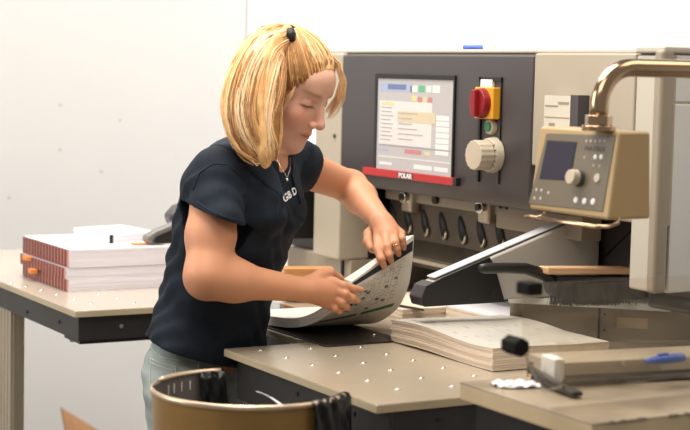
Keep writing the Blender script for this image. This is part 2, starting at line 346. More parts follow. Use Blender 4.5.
# right low housing, turned about 40 degrees
A = (-0.2653, 0.5866, 0.98); Bq = (-0.0136, 0.8557, 0.98)
A = Vector(A); Bv = Vector(Bq); d = (Bv-A).normalized(); nb = Vector((-d.y, d.x, 0))
if nb.y < 0: nb = -nb
rh = MB().prism([A, Bv, Bv+nb*.10, A+nb*.12-d*-.02], (0, 0, .016)).build('right_low_shelf', M_white, cut, bevel=.002)
A2 = A+nb*.035; B2 = Bv+nb*.035+d*.08
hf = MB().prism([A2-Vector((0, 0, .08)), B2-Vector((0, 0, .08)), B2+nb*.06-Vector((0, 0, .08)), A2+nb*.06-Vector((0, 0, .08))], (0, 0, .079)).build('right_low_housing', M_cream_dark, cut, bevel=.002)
q = Vector((-0.1291, 0.7419, 0.94)); t = (q-A2).dot(d); g = A2+d*t-nb*.0015
MB().obox((g.x, g.y, .94), d*.0025, nb*.002, (0, 0, .039)).build('housing_gap', M_gap, hf)
for k in (.012, ):
    for z in (.925, .962):
        g2_ = A2+d*(t+k)-nb*.001; MB().cyl((g2_.x, g2_.y, z), (g2_.x-nb.x*.003, g2_.y-nb.y*.003, z), .003, n=8).build('housing_screw', M_gap, hf)
g = A2+d*(t+.075)-nb*.0015; MB().obox((g.x, g.y, .945), d*.035, nb*.001, (0, 0, .012)).build('housing_label', M_topedge, hf)
MB().cyl((0.1434, 0.66, 1.04), (0.2464, 0.72, 1.03), .017, n=24).build('black_roller', M_black, cut, bevel=.004)
# loose items on the machine top
tag(MB().prism([(q[0], q[1], 1.563) for q in [(-1.432, 0.8, 1.566), (-1.041, 0.8, 1.566)]]+[(-.5, 1.0, 1.563), (-.85, 1.0, 1.563)], (0, 0, .004)).build('paper_sheet', M_paper), 'loose white sheet lying on top of the cutter above its screen', 'paper')
q = (-0.5486, 0.66, 1.562)
pe = tag(MB().cyl((q[0]-.04, .66, 1.5685), (q[0]+.02, .68, 1.5685), .006, n=10).build('marker_pen', M_blue), 'blue marker pen lying on top of the cutter', 'pen')
MB().cyl((q[0]+.02, .68, 1.5685), (q[0]+.05, .69, 1.5685), .0062, n=10).build('pen_cap', M_white, pe)
# leaflet rack on the cream front (behind the counter box)
hd = thing('leaflet_holder', (-0.0911, 0.6, 1.396), 'small cream leaflet in a dark holder on the beige front above the tan control box', 'leaflet')
a, c = (-0.1396, 0.59, 1.46), (-0.0391, 0.59, 1.4)
MB().box(a[0], c[0], .578, .592, 1.33, a[2]).build('leaflet', M_leaf, hd)
a2, c2 = (-0.0427, 0.59, 1.463), (-0.0182, 0.59, 1.401)
MB().box(c[0]+.003, c2[0]+.01, .57, .6, 1.33, a2[2]).build('holder_side', M_panel, hd, bevel=.001)
for yy in (109, ):
    pass
b = MB(); b.box(a[0]+.002, c[0]-.01, .5772, .578, 1.412, 1.4135); b.box(a[0]+.004, a[0]+.05, .5772, .578, 1.436, 1.439); b.box(c[0]-.05, c[0]-.012, .5772, .578, 1.442, 1.447); b.box(a[0]+.02, a[0]+.04, .5772, .578, 1.385, 1.40); b.box(a[0]+.01, a[0]+.06, .5772, .578, 1.368, 1.372)
b.build('leaflet_print', M_cream_dark, hd)

# ---------------------------------------------------------------- tables
def rounded(x0, x1, y0, y1, z, rr, n=6):
    P = []
    for cx, cy, a0, r in ((x1-rr[0], y0+rr[0], -90, rr[0]), (x1-rr[1], y1-rr[1], 0, rr[1]), (x0+rr[2], y1-rr[2], 90, rr[2]), (x0+rr[3], y0+rr[3], 180, rr[3])):
        for i in range(n+1):
            a = math.radians(a0+90*i/n); P.append((cx+r*math.cos(a), cy+r*math.sin(a), z))
    return P
def table(name, label, x0, x1, y0, y1, mt, me, frame, balls, loc):
    t = thing(name, loc, label, 'table')
    b = MB(); b.prism(rounded(x0, x1, y0, y1, .883, [.004]*4), (0, 0, .017)); top = b.build('table_top', [mt], t, bevel=.0012)
    MB().box(x0-.0006, x1+.0006, y0-.0006, y1-.02, .8835, .8985).build('top_edge', me, t, bevel=.001)
    proto = None
    for (bx, by) in balls:
        if proto is None:
            r = MB(); n = 16
            r.tube([(bx+.0058*math.cos(2*math.pi*i/n), by+.0058*math.sin(2*math.pi*i/n), .9002) for i in range(n+1)], .0011, 6, cap=False)
            r.cur = 1; r.cyl((bx, by, .8995), (bx, by, .9004), .0052, n=14); r.cur = 0
            r.sphere((bx, by, .9005), .0036, 10, 6, (1, 1, .6)); proto = r.build('air_ball', [M_steel, M_gap], t, smooth=True); p0 = (bx, by)
        else: copy_part(proto, t, (bx-p0[0], by-p0[1], 0))
    return t
nb_ = [(-.32, -.02), (-.297, .09), (-.274, .202), (-.218, -.011), (-.199, .098), (-.175, .209), (-.12, -.001), (-.104, .11), (-.088, .222), (-.027, .009), (-.0126, .122), (.0097, .234), (.0673, .0205), (.087, .132), (.1075, .245), (.165, .03), (.183, .1415), (.20, .25)]
t1 = table('side_table', 'beige air table with steel balls right behind the ochre bin', -.372, .276, -.082, .98, M_top, M_topedge, None, nb_, (0, .4, 0))
b = MB(); b.box(-.362, .275, -.055, -.045, .79, .883); b.box(.262, .272, -.05, .9, .79, .883); b.box(-.362, -.352, -.05, .3, .79, .883); b.build('frame', M_blacksteel, t1, bevel=.002)
for q in [(-0.0821, -0.056, 0.8519), (-0.3808, -0.056, 0.8585), (0.1491, -0.056, 0.8562)]: MB().cyl((q[0], -.0545, q[2]), (q[0], -.0575, q[2]), .0045, n=10).build('frame_screw', M_gap, t1)
q = (0.2725, 0.0556, 0.8596); MB().cyl((.271, q[1], q[2]), (.2745, q[1], q[2]), .005, n=10).build('frame_screw', M_gap, t1)
for x, y in ((-.33, -.02), (.235, -.02), (.235, .85)): MB().box(x-.03, x+.03, y-.02, y+.04, 0, .79).build('leg', M_alu, t1, bevel=.003)
nl = [(-1.4706, -.1597), (-1.382, -.1465), (-1.2959, -.1332), (-1.1074, -.1097), (-1.193, -.122), (-1.2584, -.0309), (-1.1722, -.0112), (-1.0824, -.0026), (-1.56, -.172)]
t2 = table('side_table', 'pale air table at the white wall carrying dark red and white bundles', -2.35, -.998, -.19, .98, M_topL, M_topedge, None, nl, (-1.7, .4, 0))
b = MB(); b.box(-2.3, -1.008, -.178, -.168, .822, .883); b.box(-1.018, -1.008, -.17, .5, .822, .883); b.build('frame', M_blacksteel, t2, bevel=.002)
MB().box(-1.135, -1.02, -.17, .15, .812, .824).build('bottom_rail', M_blacksteel, t2, bevel=.002)
for q in [(-1.133, -0.1494, 0.81), (-1.119, -0.1143, 0.81), (-1.102, -0.0721, 0.81)]: MB().cyl((q[0], q[1], .813), (q[0], q[1], .80), .006, n=8).build('rail_bolt', M_steel, t2)
for q in [(-1.4, -0.179, 0.8411), (-1.148, -0.179, 0.8506)]: MB().cyl((q[0], -.177, q[2]), (q[0], -.18, q[2]), .005, n=8).build('frame_screw', M_gap, t2)
q = (-1.007, -0.0667, 0.8547); MB().cyl((-1.009, q[1], q[2]), (-1.004, q[1], q[2]), .0055, n=10).build('frame_screw', M_steel, t2)
lx1 = (-1.48, -0.16, 0.6963)[0]-.10; b = MB()
for k in range(4): b.box(lx1-.025-k*.028, lx1-.003-k*.028, -.165, -.135, 0, .822)
b.box(lx1-.109, lx1, -.158, -.125, 0, .822); b.build('leg', M_alu, t2, bevel=.002)
MB().box(-2.28, -2.2, -.16, -.1, 0, .822).build('leg', M_alu, t2)
MB().box(-1.12, -1.05, .80, .9, 0, .822).build('leg', M_alu, t2)
# centre table with black plate
t3 = table('centre_table', 'centre cutting table with black glossy plate under the lifted sheets', -.997, -.3735, .125, .98, M_top, M_topedge, None, [], (-.7, .6, 0))
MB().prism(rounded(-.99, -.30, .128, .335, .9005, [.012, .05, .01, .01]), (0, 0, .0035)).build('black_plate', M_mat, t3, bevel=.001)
for q in [(-0.3877, 0.3028, 0.904), (-0.6756, 0.2668, 0.904)]:
    r = MB(); r.sphere((q[0], q[1], .9045), .005, 10, 6, (1, 1, .6)); r.build('air_ball', M_steel, t3, smooth=True)
a, c = Vector((-0.4181, 0.1048, 0.9045)), Vector((-0.3129, 0.1165, 0.9045)); dd = (c-a).normalized()
MB().obox((a+c)/2, (c-a)/2, Vector((-dd.y, dd.x, 0))*.0015, (0, 0, .0008)).build('gauge_edge', M_steel, t3)
MB().box(-.99, -.38, .15, .16, .79, .883).build('frame', M_blacksteel, t3)
for x in (-.95, -.42): MB().box(x-.03, x+.03, .3, .36, 0, .883).build('leg', M_alu, t3)

# foreground bench
zt = .98
F0 = Vector((0.5008, -0.0529, 0.98)); F1 = Vector((0.8613, -0.0532, 0.98)); F2 = Vector((0.859, 0.2571, 0.98)); dx = (F1-F0).normalized(); dy = (F2-F1).normalized()
t4 = thing('work_bench', (.6, .2, 0), 'worn beige bench corner in the right foreground carrying the clear guard', 'bench')
M_bench = mat('worn_bench_top', (.34, .27, .19), .3, metal=.1, var=.3, scale=7, bump=.15, bscale=20)
M_bside = mat('bench_edge', (.55, .42, .26), .4, var=.1)
P4 = [F0, F1, F2, F0+dy*.62]
MB().prism([p-Vector((0, 0, .003)) for p in P4], (0, 0, .003)).build('bench_top', M_bench, t4, bevel=.001)
MB().prism([p-Vector((0, 0, .030)) for p in P4], (0, 0, .027)).build('bench_slab', M_bside, t4, bevel=.002)
c4 = (P4[0]+P4[1]+P4[2]+P4[3])/4
MB().prism([p+(c4-p)*.10-Vector((0, 0, .11)) for p in P4], (0, 0, .08)).build('frame', M_blacksteel, t4)
for p in P4: k = p+(c4-p)*.16; MB().box(k.x-.025, k.x+.025, k.y-.025, k.y+.025, 0, zt-.11).build('leg', M_alu, t4)
b = MB()
for i in range(60):
    p = F1+dy*(.02+rng.random()**1.3*.30); p = p+(-dx)*rng.random()*.004; r_ = .0015+rng.random()*.004
    b.sphere((p.x, p.y, zt-.001), r_, 6, 4, (1, 1.6, .3))
tag(b.build('edge_wear', M_slot, t4), kind='stuff')

def hexahedron(b, A, Bp, depthv, h0, h1):
    b.prism([A+Vector((0, 0, h0)), Bp+Vector((0, 0, h0)), Bp+depthv+Vector((0, 0, h0)), A+depthv+Vector((0, 0, h0))], (0, 0, h1-h0))
# clamp beam on bench
A = Vector((0.5941, 0.0795, 0.985)); E = Vector((0.6402, 0.4037, 0.985)); ad = (E-A).normalized(); an = Vector((-ad.y, ad.x, 0))
if an.x > 0: an = -an
bm_ = thing('clamping_beam', A, 'beige metal beam lying along the bench behind its front edge', 'beam')
b = MB(); hexahedron(b, A, E, an*.10, 0, .034); b.build('beam_body', M_cream, bm_, bevel=.002)
b = MB(); hexahedron(b, A-ad*.0-an*.002, E, an*.004, 0, .012); b.build('lower_groove', M_slot, bm_)
b = MB(); hexahedron(b, A-an*.014+ad*.01, E-an*.014, an*.014, -.003, .006); b.build('front_flange', M_slot, bm_, bevel=.002)
b = MB(); hexahedron(b, A-ad*.006-an*.004, A+ad*.014-an*.004, an*.05, .0, .042); b.build('end_block', M_white, bm_, bevel=.003)
b = MB(); b.cyl(A+ad*.13-an*.001+Vector((0, 0, .027)), A+ad*.13-an*.004+Vector((0, 0, .027)), .0045, n=10); b.build('bolt_head', M_cream_light, bm_)
# black toggle clamp and blue glove, tissue
a = Vector((0.5501, 0.0574, 0.984)); e = Vector((0.6981, 0.0338, 0.984)); cd_ = (e-a).normalized(); cn = Vector((-cd_.y, cd_.x, 0))
cl = thing('toggle_clamp', a, 'small dark clamp lying at the left end of the beam on the bench', 'clamp')
b = MB(); b.prism([a, a+(e-a)*.4+Vector((0, 0, .0)), e, e+cn*.02, a+cn*.03], (0, 0, .008)); b.build('base', M_blacksteel, cl, bevel=.002)
b = MB(); b.tube([a+Vector((0, 0, .018)), a+(e-a)*.35+Vector((0, 0, .016)), a+(e-a)*.8+Vector((0, 0, .010))], [.007, .006, .004], 10); b.build('lever', M_slot, cl, smooth=True)
b = MB(); b.cyl(a+Vector((0, 0, .006)), a+Vector((0, 0, .030)), .006, n=10); b.build('pin', M_brass, cl)
q = Vector((0.5715, 0.011, 0.981)); b = MB(); n = 14; P = []
for i in range(n):
    row = []
    for j in range(n):
        u_, v_ = i/(n-1)-.5, j/(n-1)-.5; k = 1-(u_*u_+v_*v_)*.6
        row.append((q.x+u_*.06*k+v_*.02, q.y+v_*.085*k, q.z+.001+.009*k*abs(math.sin(9*u_+5*v_)*math.cos(7*v_-4*u_))))
    P.append(row)
b.grid(P); tw = tag(b.build('crumpled_paper', M_paper), 'crumpled white paper beside the dark clamp on the bench', 'paper')
sol = tw.modifiers.new('thickness', 'SOLIDIFY'); sol.thickness = .0008
tw['label'] = 'crumpled white paper beside the dark clamp on the bench'
a = Vector((0.6786, 0.2001, 1.02)); e = Vector((0.6744, 0.2892, 1.02)); c_ = (a+e)/2; pd = (e-a)
bw = thing('plastic_tool', a, 'small blue plastic tool lying on the beige beam at the right', 'tool')
b = MB(); b.tube([a, a+pd*.12, a+pd*.4, a+pd*.7, e-pd*.05, e], [.003, .0055, .008, .0085, .0075, .004], 12, ell=1.2); b.v = [(x, y, z+.008) for x, y, z in b.v]; b.build('handle', M_blue, bw, smooth=True)
b = MB(); b.obox(a+pd*.45+Vector((0, 0, .017)), pd*.12, Vector((-pd.y, pd.x, 0)).normalized()*.003, (0, 0, .002)); b.build('slider', M_blue, bw, bevel=.001)

# clear acrylic guard
def glass(name, c=(.97, .95, .92), haze=.10):
    m = bpy.data.materials.new(name); m.use_nodes = True; nt = m.node_tree; N = nt.nodes; L = nt.links; N.remove(N['Principled BSDF'])
    out = N['Material Output']; tr = N.new('ShaderNodeBsdfTransparent'); tr.inputs[0].default_value = c+(1,)
    gl = N.new('ShaderNodeBsdfGlossy'); gl.inputs['Roughness'].default_value = .06; df = N.new('ShaderNodeBsdfDiffuse'); df.inputs[0].default_value = (.8, .72, .6, 1)
    fr_ = N.new('ShaderNodeFresnel'); fr_.inputs[0].default_value = 1.14
    nz = N.new('ShaderNodeTexNoise'); nz.inputs['Scale'].default_value = 14; rp = N.new('ShaderNodeMapRange'); rp.inputs[1].default_value = .35; rp.inputs[2].default_value = .75; rp.inputs[3].default_value = haze*.5; rp.inputs[4].default_value = haze*1.6
    L.new(nz.outputs['Fac'], rp.inputs[0])
    m1 = N.new('ShaderNodeMixShader'); m2 = N.new('ShaderNodeMixShader')
    L.new(rp.outputs[0], m1.inputs[0]); L.new(tr.outputs[0], m1.inputs[1]); L.new(df.outputs[0], m1.inputs[2])
    L.new(fr_.outputs[0], m2.inputs[0]); L.new(m1.outputs[0], m2.inputs[1]); L.new(gl.outputs[0], m2.inputs[2]); L.new(m2.outputs[0], out.inputs[0]); return m
M_acr = glass('dusty_acrylic', haze=.06); M_acre = mat('acrylic_edge', (.55, .50, .42), .2, var=.1)
ag = thing('acrylic_guard', (0.701, 0.0074, 0.985), 'clear acrylic guard with black clamp and knob standing on the bench', 'guard')
XG = .73
outline = [(0.73, -0.0961, 1.179), (0.73, -0.0923, 1.082), (0.73, -0.0816, 1.055), (0.73, -0.0651, 1.028), (0.73, -0.0429, 1.007)]
yE = .75; zb = outline[-1][2]; ztp = outline[0][2]
poly = [Vector(p) for p in outline]+[Vector((XG, outline[-1][1]+.04, zb)), Vector((XG, yE, zb)), Vector((XG, yE, ztp))]
MB().prism(poly, (.003, 0, 0)).build('acrylic_sheet', M_acr, ag)
MB().tube([Vector(p)+Vector((.0015, 0, 0)) for p in outline[1:]]+[Vector((XG+.0015, outline[-1][1]+.03, zb+.004)), ], .0016, 6).build('sheet_edge', M_acre, ag)
low = [(0.7, 0.0044, 1.071), (0.7, 0.0063, 1.027)]
a = Vector((0.735, -0.0823, 1.172)); MB().box(.715, .75, a.y-.015, a.y+.013, a.z-.010, a.z+.010).build('corner_clamp', M_mattb, ag, bevel=.003)
a = Vector((0.735, -0.1092, 1.083)); b = MB(); b.cyl(a-Vector((.02, 0, 0)), a+Vector((.02, 0, 0)), .016, n=6); b.build('hexagon_knob', M_mattb, ag, bevel=.003)
b = MB(); b.prism([(0.62, 0.0569, 1.061), (0.62, 0.3723, 1.044), (0.62, 0.3773, 0.9512), (0.62, 0.1002, 0.9727), (0.62, 0.0721, 0.9953)], (.003, 0, 0)); b.build('inner_sheet', M_acr, ag)

# ---------------------------------------------------------------- paper stacks
def pages(b, x0, x1, y0, y1, z0, z1, n, jit, wav=0.):
    zs = [z0+(z1-z0)*i/n for i in range(n+1)]
    for i in range(n):
        jx, jy = (rng.random()-.5)*jit, (rng.random()-.5)*jit
        b.box(x0+jx, x1+jx, y0+jy, y1+jy, zs[i], zs[i+1]-.0004)
# near printed stack, wavy, front right
def page_tint(u, v, kind):
    c = np.ones(u.shape+(3,), np.float32)*np.array((.62, .57, .49) if kind == 'ream' else (.52, .485, .42), np.float32)
    def rect(u0, u1, v0, v1, col, a=1.):
        m = (u >= u0) & (u <= u1) & (v >= v0) & (v <= v1); c[m] = c[m]*(1-a)+np.array(col, np.float32)*a
    r2 = np.random.RandomState(5)
    if kind == 'ream':       # u across (0 left..1 right), v down from the lifted edge
        rect(.03, .99, .075, .175, (.012, .012, .02))
        for k in range(13):
            v0 = .24+k*.032
            for s in range(14):
                if r2.rand() < .8: rect(.14+s*.05, .14+s*.05+.036*r2.rand()+.01, v0, v0+.010, (.10, .09, .08), .75)
        for (uu, vv) in ((.30, .36), (.36, .40), (.33, .46), (.28, .52), (.62, .42), (.74, .36), (.56, .55), (.66, .60), (.2, .50), (.24, .60), (.5, .66)):
            rect(uu, uu+.035, vv, vv+.03, (.02, .02, .02)); rect(uu+.04, uu+.052, vv+.01, vv+.05, (.02, .02, .02))
        for k in range(6): rect(.12+k*.13, .125+k*.13, .22, .68, (.25, .23, .2), .7)
        rect(.06, .47, .735, .785, (.02, .12, .03)); rect(.52, .90, .735, .79, (.02, .12, .03))
        for k in range(9): rect(.54+k*.038, .555+k*.038, .75, .77, (.01, .04, .01))
        for k in range(8): rect(.3+k*.05, .33+k*.05, .85, .87, (.3, .27, .25), .6)
    else:
        for k in range(9):
            for s in range(8):
                if r2.rand() < .55: rect(.08+s*.11, .08+s*.11+.07*r2.rand()+.01, .1+k*.09, .115+k*.09, (.22, .19, .17), .7)
        rect(.05, .95, .48, .49, (.3, .27, .24), .6); rect(.1, .5, .62, .66, (.45, .41, .36), .5)
        rect(.6, .9, .2, .34, (.50, .47, .42), .6)
    return c
def wave_h(x, y): return .005*math.sin((x+.30)*15)+.0025*math.sin((y-.3)*14+1)
SX0, SX1, SY0, SY1 = -.312, .087, .302, .60
st = thing('printed_sheet_stack', (SX0+.2, .45, .9), 'wavy stack of printed sheets on the beige table right of the lifted ream', 'paper stack')
for layer in range(9):
    z0 = .9008+layer*.0048; nX, nY = 26, 10; jx, jy = (rng.random()-.5)*.003, (rng.random()-.5)*.003; v = []; fcs = []
    for i in range(nX+1):
        for j in range(nY+1):
            x = SX0+(SX1-SX0)*i/nX; y = SY0+(SY1-SY0)*j/nY; kk = .25+.75*(layer+1)/9
            lift = max(0, wave_h(x, y)+.004)*kk
            v.append((x+jx, y+jy, z0+lift)); v.append((x+jx, y+jy, z0+.0046+lift))
    id_ = lambda i, j, t: ((i*(nY+1))+j)*2+t
    for i in range(nX):
        for j in range(nY):
            fcs += [(id_(i, j, 1), id_(i+1, j, 1), id_(i+1, j+1, 1), id_(i, j+1, 1)), (id_(i, j, 0), id_(i, j+1, 0), id_(i+1, j+1, 0), id_(i+1, j, 0))]
    for i in range(nX):
        fcs += [(id_(i, 0, 0), id_(i+1, 0, 0), id_(i+1, 0, 1), id_(i, 0, 1)), (id_(i, nY, 1), id_(i+1, nY, 1), id_(i+1, nY, 0), id_(i, nY, 0))]
    for j in range(nY):
        fcs += [(id_(0, j, 1), id_(0, j+1, 1), id_(0, j+1, 0), id_(0, j, 0)), (id_(nX, j, 0), id_(nX, j+1, 0), id_(nX, j+1, 1), id_(nX, j, 1))]
    b = MB(); b.add(v, fcs); b.build('sheet_bundle', M_paperE, st)
nn = 120; P = []; uu = []; vv = []
for i in range(nn):
    row = []
    for j in range(nn):
        x = SX0-.001+(SX1-SX0+.002)*i/(nn-1); y = SY0-.001+(SY1-SY0+.002)*j/(nn-1); row.append((x, y, .9008+9*.0048+max(0, wave_h(x, y)+.004)+.0006)); uu.append(i/(nn-1)); vv.append(j/(nn-1))
    P.append(row)
b = MB(); b.grid(P); o = b.build('top_sheet', M_page, st, smooth=True, colors=page_tint(np.array(uu), np.array(vv), 'flat'))
# second, farther stack under the knife
s2 = thing('sheet_stack', (-.55, .72, .9), 'smaller beige paper stack under the knife behind the lifted ream', 'paper stack')
b = MB(); pages(b, -.86, -.585, .50, .80, .9005, .925, 6, .004); b.build('sheets', M_paperE, s2)
s3 = thing('sheet_stack', (-.5, .74, .9), 'low white stack of sheets under the tip of the grey guard arm', 'paper stack')
b = MB(); pages(b, -.575, -.345, .62, .86, .9005, .93, 6, .003); b.build('sheets', M_paperE, s3)
b = MB(); b.box(-.574, -.346, .621, .859, .93, .932); b.build('cover_sheet', M_paper, s3)
MB().prism([(-0.6929, 0.5229, 0.9255), (-0.5714, 0.5531, 0.9255), (-0.5427, 0.535, 0.9255), (-0.6625, 0.5046, 0.9255)], (0, 0, .001)).build('dark_edge_strip', M_gap, s2)
# left reams
A0 = (-1.33, -.088)
lay = [(.9004, .933, 0.), (.9335, .9645, -.006), (.965, 1.013, .004)]
for k, (z0, z1, dxx) in enumerate(lay):
    x1 = A0[0]+.004*((k+1) % 2); x0 = x1-.375; y0 = A0[1]-.006*(k == 1); y1 = .20
    lab = ['lowest bundle of the stack with dark red striped ends', 'middle bundle of the stack with dark red striped ends', 'topmost bundle of the stack with dark red striped ends'][k]
    t = thing('paper_bundle', (x0+.17, .05, z0), lab+' on the pale wall table', 'paper bundle', 'bundles with dark red striped ends')
    b = MB(); pages(b, x0, x1, y0, y1, z0, z1, 8, .002); b.build('sheets', M_paperL, t)
    b = MB(); nS = 15
    for i in range(nS):
        a0 = x0+.002+(x1-.006-x0)*i/nS; a1 = x0+.002+(x1-.006-x0)*(i+1)/nS
        b.cur = 0; b.box(a0, a0+(a1-a0)*.62, y0-.004, y0+.001, z0+.001, z1-.001)
        b.cur = 1; b.box(a0+(a1-a0)*.62, a1, y0-.003, y0+.001, z0+.001, z1-.001)
    tag(b.build('striped_end', [M_cover, M_coverd], t), kind='stuff')
    if k == 2:
        MB().box(x0+.001, x1-.001, y0, y1, z1-.0003, z1+.0012).build('top_sheet', M_paper, t)
        q = (-1.633, -0.093, 0.9579); MB().obox((q[0], y0-.012, q[2]), (.022, 0, 0), (0, .010, 0), (0, 0, .006)).build('orange_tab', M_orange, t, bevel=.001)
    if k == 1: q = (-1.569, -0.1, 0.9288); MB().obox((q[0], y0-.012, q[2]), (.014, 0, 0), (0, .010, 0), (0, 0, .006)).build('orange_tab', M_orange, t, bevel=.001)
T1 = Vector((-1.428, 0.0665, 1.015)); T0 = Vector((-1.646, 0.042, 1.015)); T2 = Vector((-1.474, 0.2292, 1.015)); hv = Vector((0, 0, .024))
t = thing('white_ream', T1, 'small white ream with a black strap lying on the striped bundles', 'paper ream')
b = MB(); e1 = T0-T1; e2 = T2-T1
for k in range(6): jt = Vector((rng.random()-.5, rng.random()-.5, 0))*.002; b.prism([T1+jt+hv*k/6, T0+jt+hv*k/6, T0+e2+jt+hv*k/6, T2+jt+hv*k/6], hv/6*.96)
b.build('sheets', M_paperL, t)
b = MB(); b.obox(T1+e1.normalized()*-.0012+e2.normalized()*.004+hv/2, e2.normalized()*.006, e1.normalized()*.001, hv/2); b.build('black_strap', M_black, t)
q = (-1.373, 0.1385, 1.017); tag(MB().obox((q[0], q[1], q[2]+.001), (.012, 0, 0), (0, .03, 0), (0, 0, .002)).build('orange_slip', M_orange), 'orange paper slip on the bundles beside the dark guard tip', 'paper slip')
# black item at the right end of the bundles
# wooden jogging block
wa = Vector((-0.9446, 0.3595, 0.905)); we = Vector((-0.8989, 0.4827, 0.905)); wd = (we-wa); wn = Vector((-wd.y, wd.x, 0)).normalized()
tag(MB().prism([wa, we, we+wn*.05, wa+wn*.05], (0, 0, .086)).build('wooden_block', M_wood, bevel=.003), 'orange brown wooden block standing behind the near forearm', 'block')
# cardboard piece on floor leaning on wall
q0_, q1_ = Vector((-3.2, 0.5679, 0.1718)), Vector((-3.2, 0.7007, 0.0728))
tag(MB().prism([(q0_.x, q0_.y, q0_.z), (q1_.x, q1_.y, q1_.z), (q1_.x+.1, q1_.y+.12, .002), (q0_.x+.1, q0_.y, .002)], (-.02, 0, 0)).build('wooden_board', M_brown), 'brown board with a slanted top leaning low at the white wall', 'board')

# ---------------------------------------------------------------- lifted ream
OL = [(-0.335, 0.2113, 1.037), (-0.3356, 0.1946, 1.006), (-0.3828, 0.1737, 0.9555), (-0.4705, 0.1551, 0.9187), (-0.5877, 0.1381, 0.8976)]
OR = [(-0.4282, 0.4288, 1.126), (-0.412, 0.4153, 1.06), (-0.4083, 0.4011, 1), (-0.4356, 0.384, 0.946), (-0.5225, 0.3657, 0.9037)]
LB = [Vector(p) for p in OL]; RB = [Vector(p) for p in OR]
for q in LB+RB: q.z = max(q.z, .906)
LB.append(LB[-1]+Vector((-.10, -.0, 0))); RB.append(RB[-1]+Vector((-.16, -.02, 0)))
def catm(P, t):
    n = len(P)-1; x = min(max(t*n, 0), n-1e-6); i = int(x); f = x-i
    p0, p1, p2, p3 = P[max(i-1, 0)], P[i], P[i+1], P[min(i+2, n)]
    return .5*((2*p1)+(p2-p0)*f+(2*p0-5*p1+4*p2-p3)*f*f+(3*p1-p0-3*p2+p3)*f*f*f)
def ream_pt(u, s, off=0.):
    sag = math.sin(math.pi*u)*math.sin(math.pi*min(1, s*1.1))*.004
    p = catm(LB, s).lerp(catm(RB, s), u)
    if off or sag:
        e = .01; a = catm(LB, min(s+e, 1)).lerp(catm(RB, min(s+e, 1)), u)-catm(LB, max(s-e, 0)).lerp(catm(RB, max(s-e, 0)), u)
        c = catm(RB, s)-catm(LB, s); n = c.cross(a).normalized()   # points away from camera side
        p = p+n*(off-sag)
    return p
nu, ns = 150, 300
rm = thing('paper_ream', (-.5, .3, .9), 'thick ream of printed sheets bent upward and held in both hands', 'paper ream')
tst = ream_pt(.5, .1, .05)-ream_pt(.5, .1, 0); SGN = 1 if tst.dot(Vector((-.87, .49, 0))) > 0 else -1
TH = .022
P = [[ream_pt(i/(nu-1), j/(ns-1)) for i in range(nu)] for j in range(ns)]
b = MB(); b.grid(P); uu = np.tile(np.linspace(0, 1, nu), ns); vv = np.repeat(np.linspace(0, 1, ns), nu)
b.build('outer_sheet', M_page, rm, smooth=True, colors=page_tint(uu, vv/.66, 'ream'))
M_pw = mat('ream_white_edge', (.80, .74, .66), .6, var=.10, scale=5, bump=.35, bscale=40)
nb_u = 7
for k in range(nb_u):
    o0 = (.0004+TH*k/nb_u)*SGN; o1 = (TH*(k+1)/nb_u-.0002)*SGN; nu2, ns2 = 14, 40; v = []
    sh = .0015*(k % 2)
    for j in range(ns2):
        for i in range(nu2):
            u_ = i/(nu2-1)*(1-.008*(k % 3))+.004*(k % 2); s_ = max(0, j/(ns2-1)); v.append(ream_pt(u_, s_, o0)); v.append(ream_pt(u_, s_, o1))
    ix = lambda j, i, t: (j*nu2+i)*2+t; fc = []
    for j in range(ns2-1):
        for i in range(nu2-1): fc += [(ix(j, i, 0), ix(j, i+1, 0), ix(j+1, i+1, 0), ix(j+1, i, 0)), (ix(j, i, 1), ix(j+1, i, 1), ix(j+1, i+1, 1), ix(j, i+1, 1))]
        fc += [(ix(j, 0, 0), ix(j+1, 0, 0), ix(j+1, 0, 1), ix(j, 0, 1)), (ix(j, nu2-1, 1), ix(j+1, nu2-1, 1), ix(j+1, nu2-1, 0), ix(j, nu2-1, 0))]
    for i in range(nu2-1): fc += [(ix(0, i, 1), ix(0, i+1, 1), ix(0, i+1, 0), ix(0, i, 0)), (ix(ns2-1, i, 0), ix(ns2-1, i+1, 0), ix(ns2-1, i+1, 1), ix(ns2-1, i, 1))]
    b = MB(); b.add(v, fc); b.build('sheet_bundle', M_pw, rm, smooth=False)

# ---------------------------------------------------------------- brush
br = thing('bench_brush', (-0.1343, 0.7204, 0.9978), 'bench brush with black handle, beech back and dark bristles resting on the low shelf', 'brush')
h = [(-0.0332, 0.3469, 1.097), (-0.0351, 0.3635, 1.096), (-0.0481, 0.4214, 1.093), (-0.0594, 0.482, 1.088), (-0.0749, 0.5337, 1.074), (-0.0768, 0.5682, 1.059), (-0.0796, 0.5924, 1.051)]
MB().tube(h, [.008, .0115, .0115, .0125, .013, .012, .008], 16, ell=.8).build('handle', M_black, br, smooth=True)
a = Vector((-0.0642, 0.5336, 1.082)); e = Vector((-0.0688, 0.7675, 1.072)); ax = (e-a)/2; wv = Vector((-ax.y, ax.x, 0)).normalized()
b = MB(); b.obox((a+e)/2, ax, wv*.018, (0, 0, .008)); b.build('brush_back', M_woodb, br, bevel=.004, seg=3)
a2 = Vector((-0.076, 0.5701, 1.062)); e2_ = Vector((-0.0695, 0.7833, 1.053))
b = MB(); b.obox((a2+e2_)/2, (e2_-a2)/2, wv*.016, (0, 0, .006)); b.build('ferrule', M_black, br, bevel=.002)
core = [Vector((-0.076, 0.5487, 1.056)), Vector((-0.0705, 0.5538, 1.03)), Vector((-0.08, 0.5944, 1.009)), Vector((-0.0895, 0.6573, 1)), Vector((-0.0634, 0.7438, 0.9993)), Vector((-0.0677, 0.7805, 1.02)), Vector((-0.07, 0.7812, 1.047))]
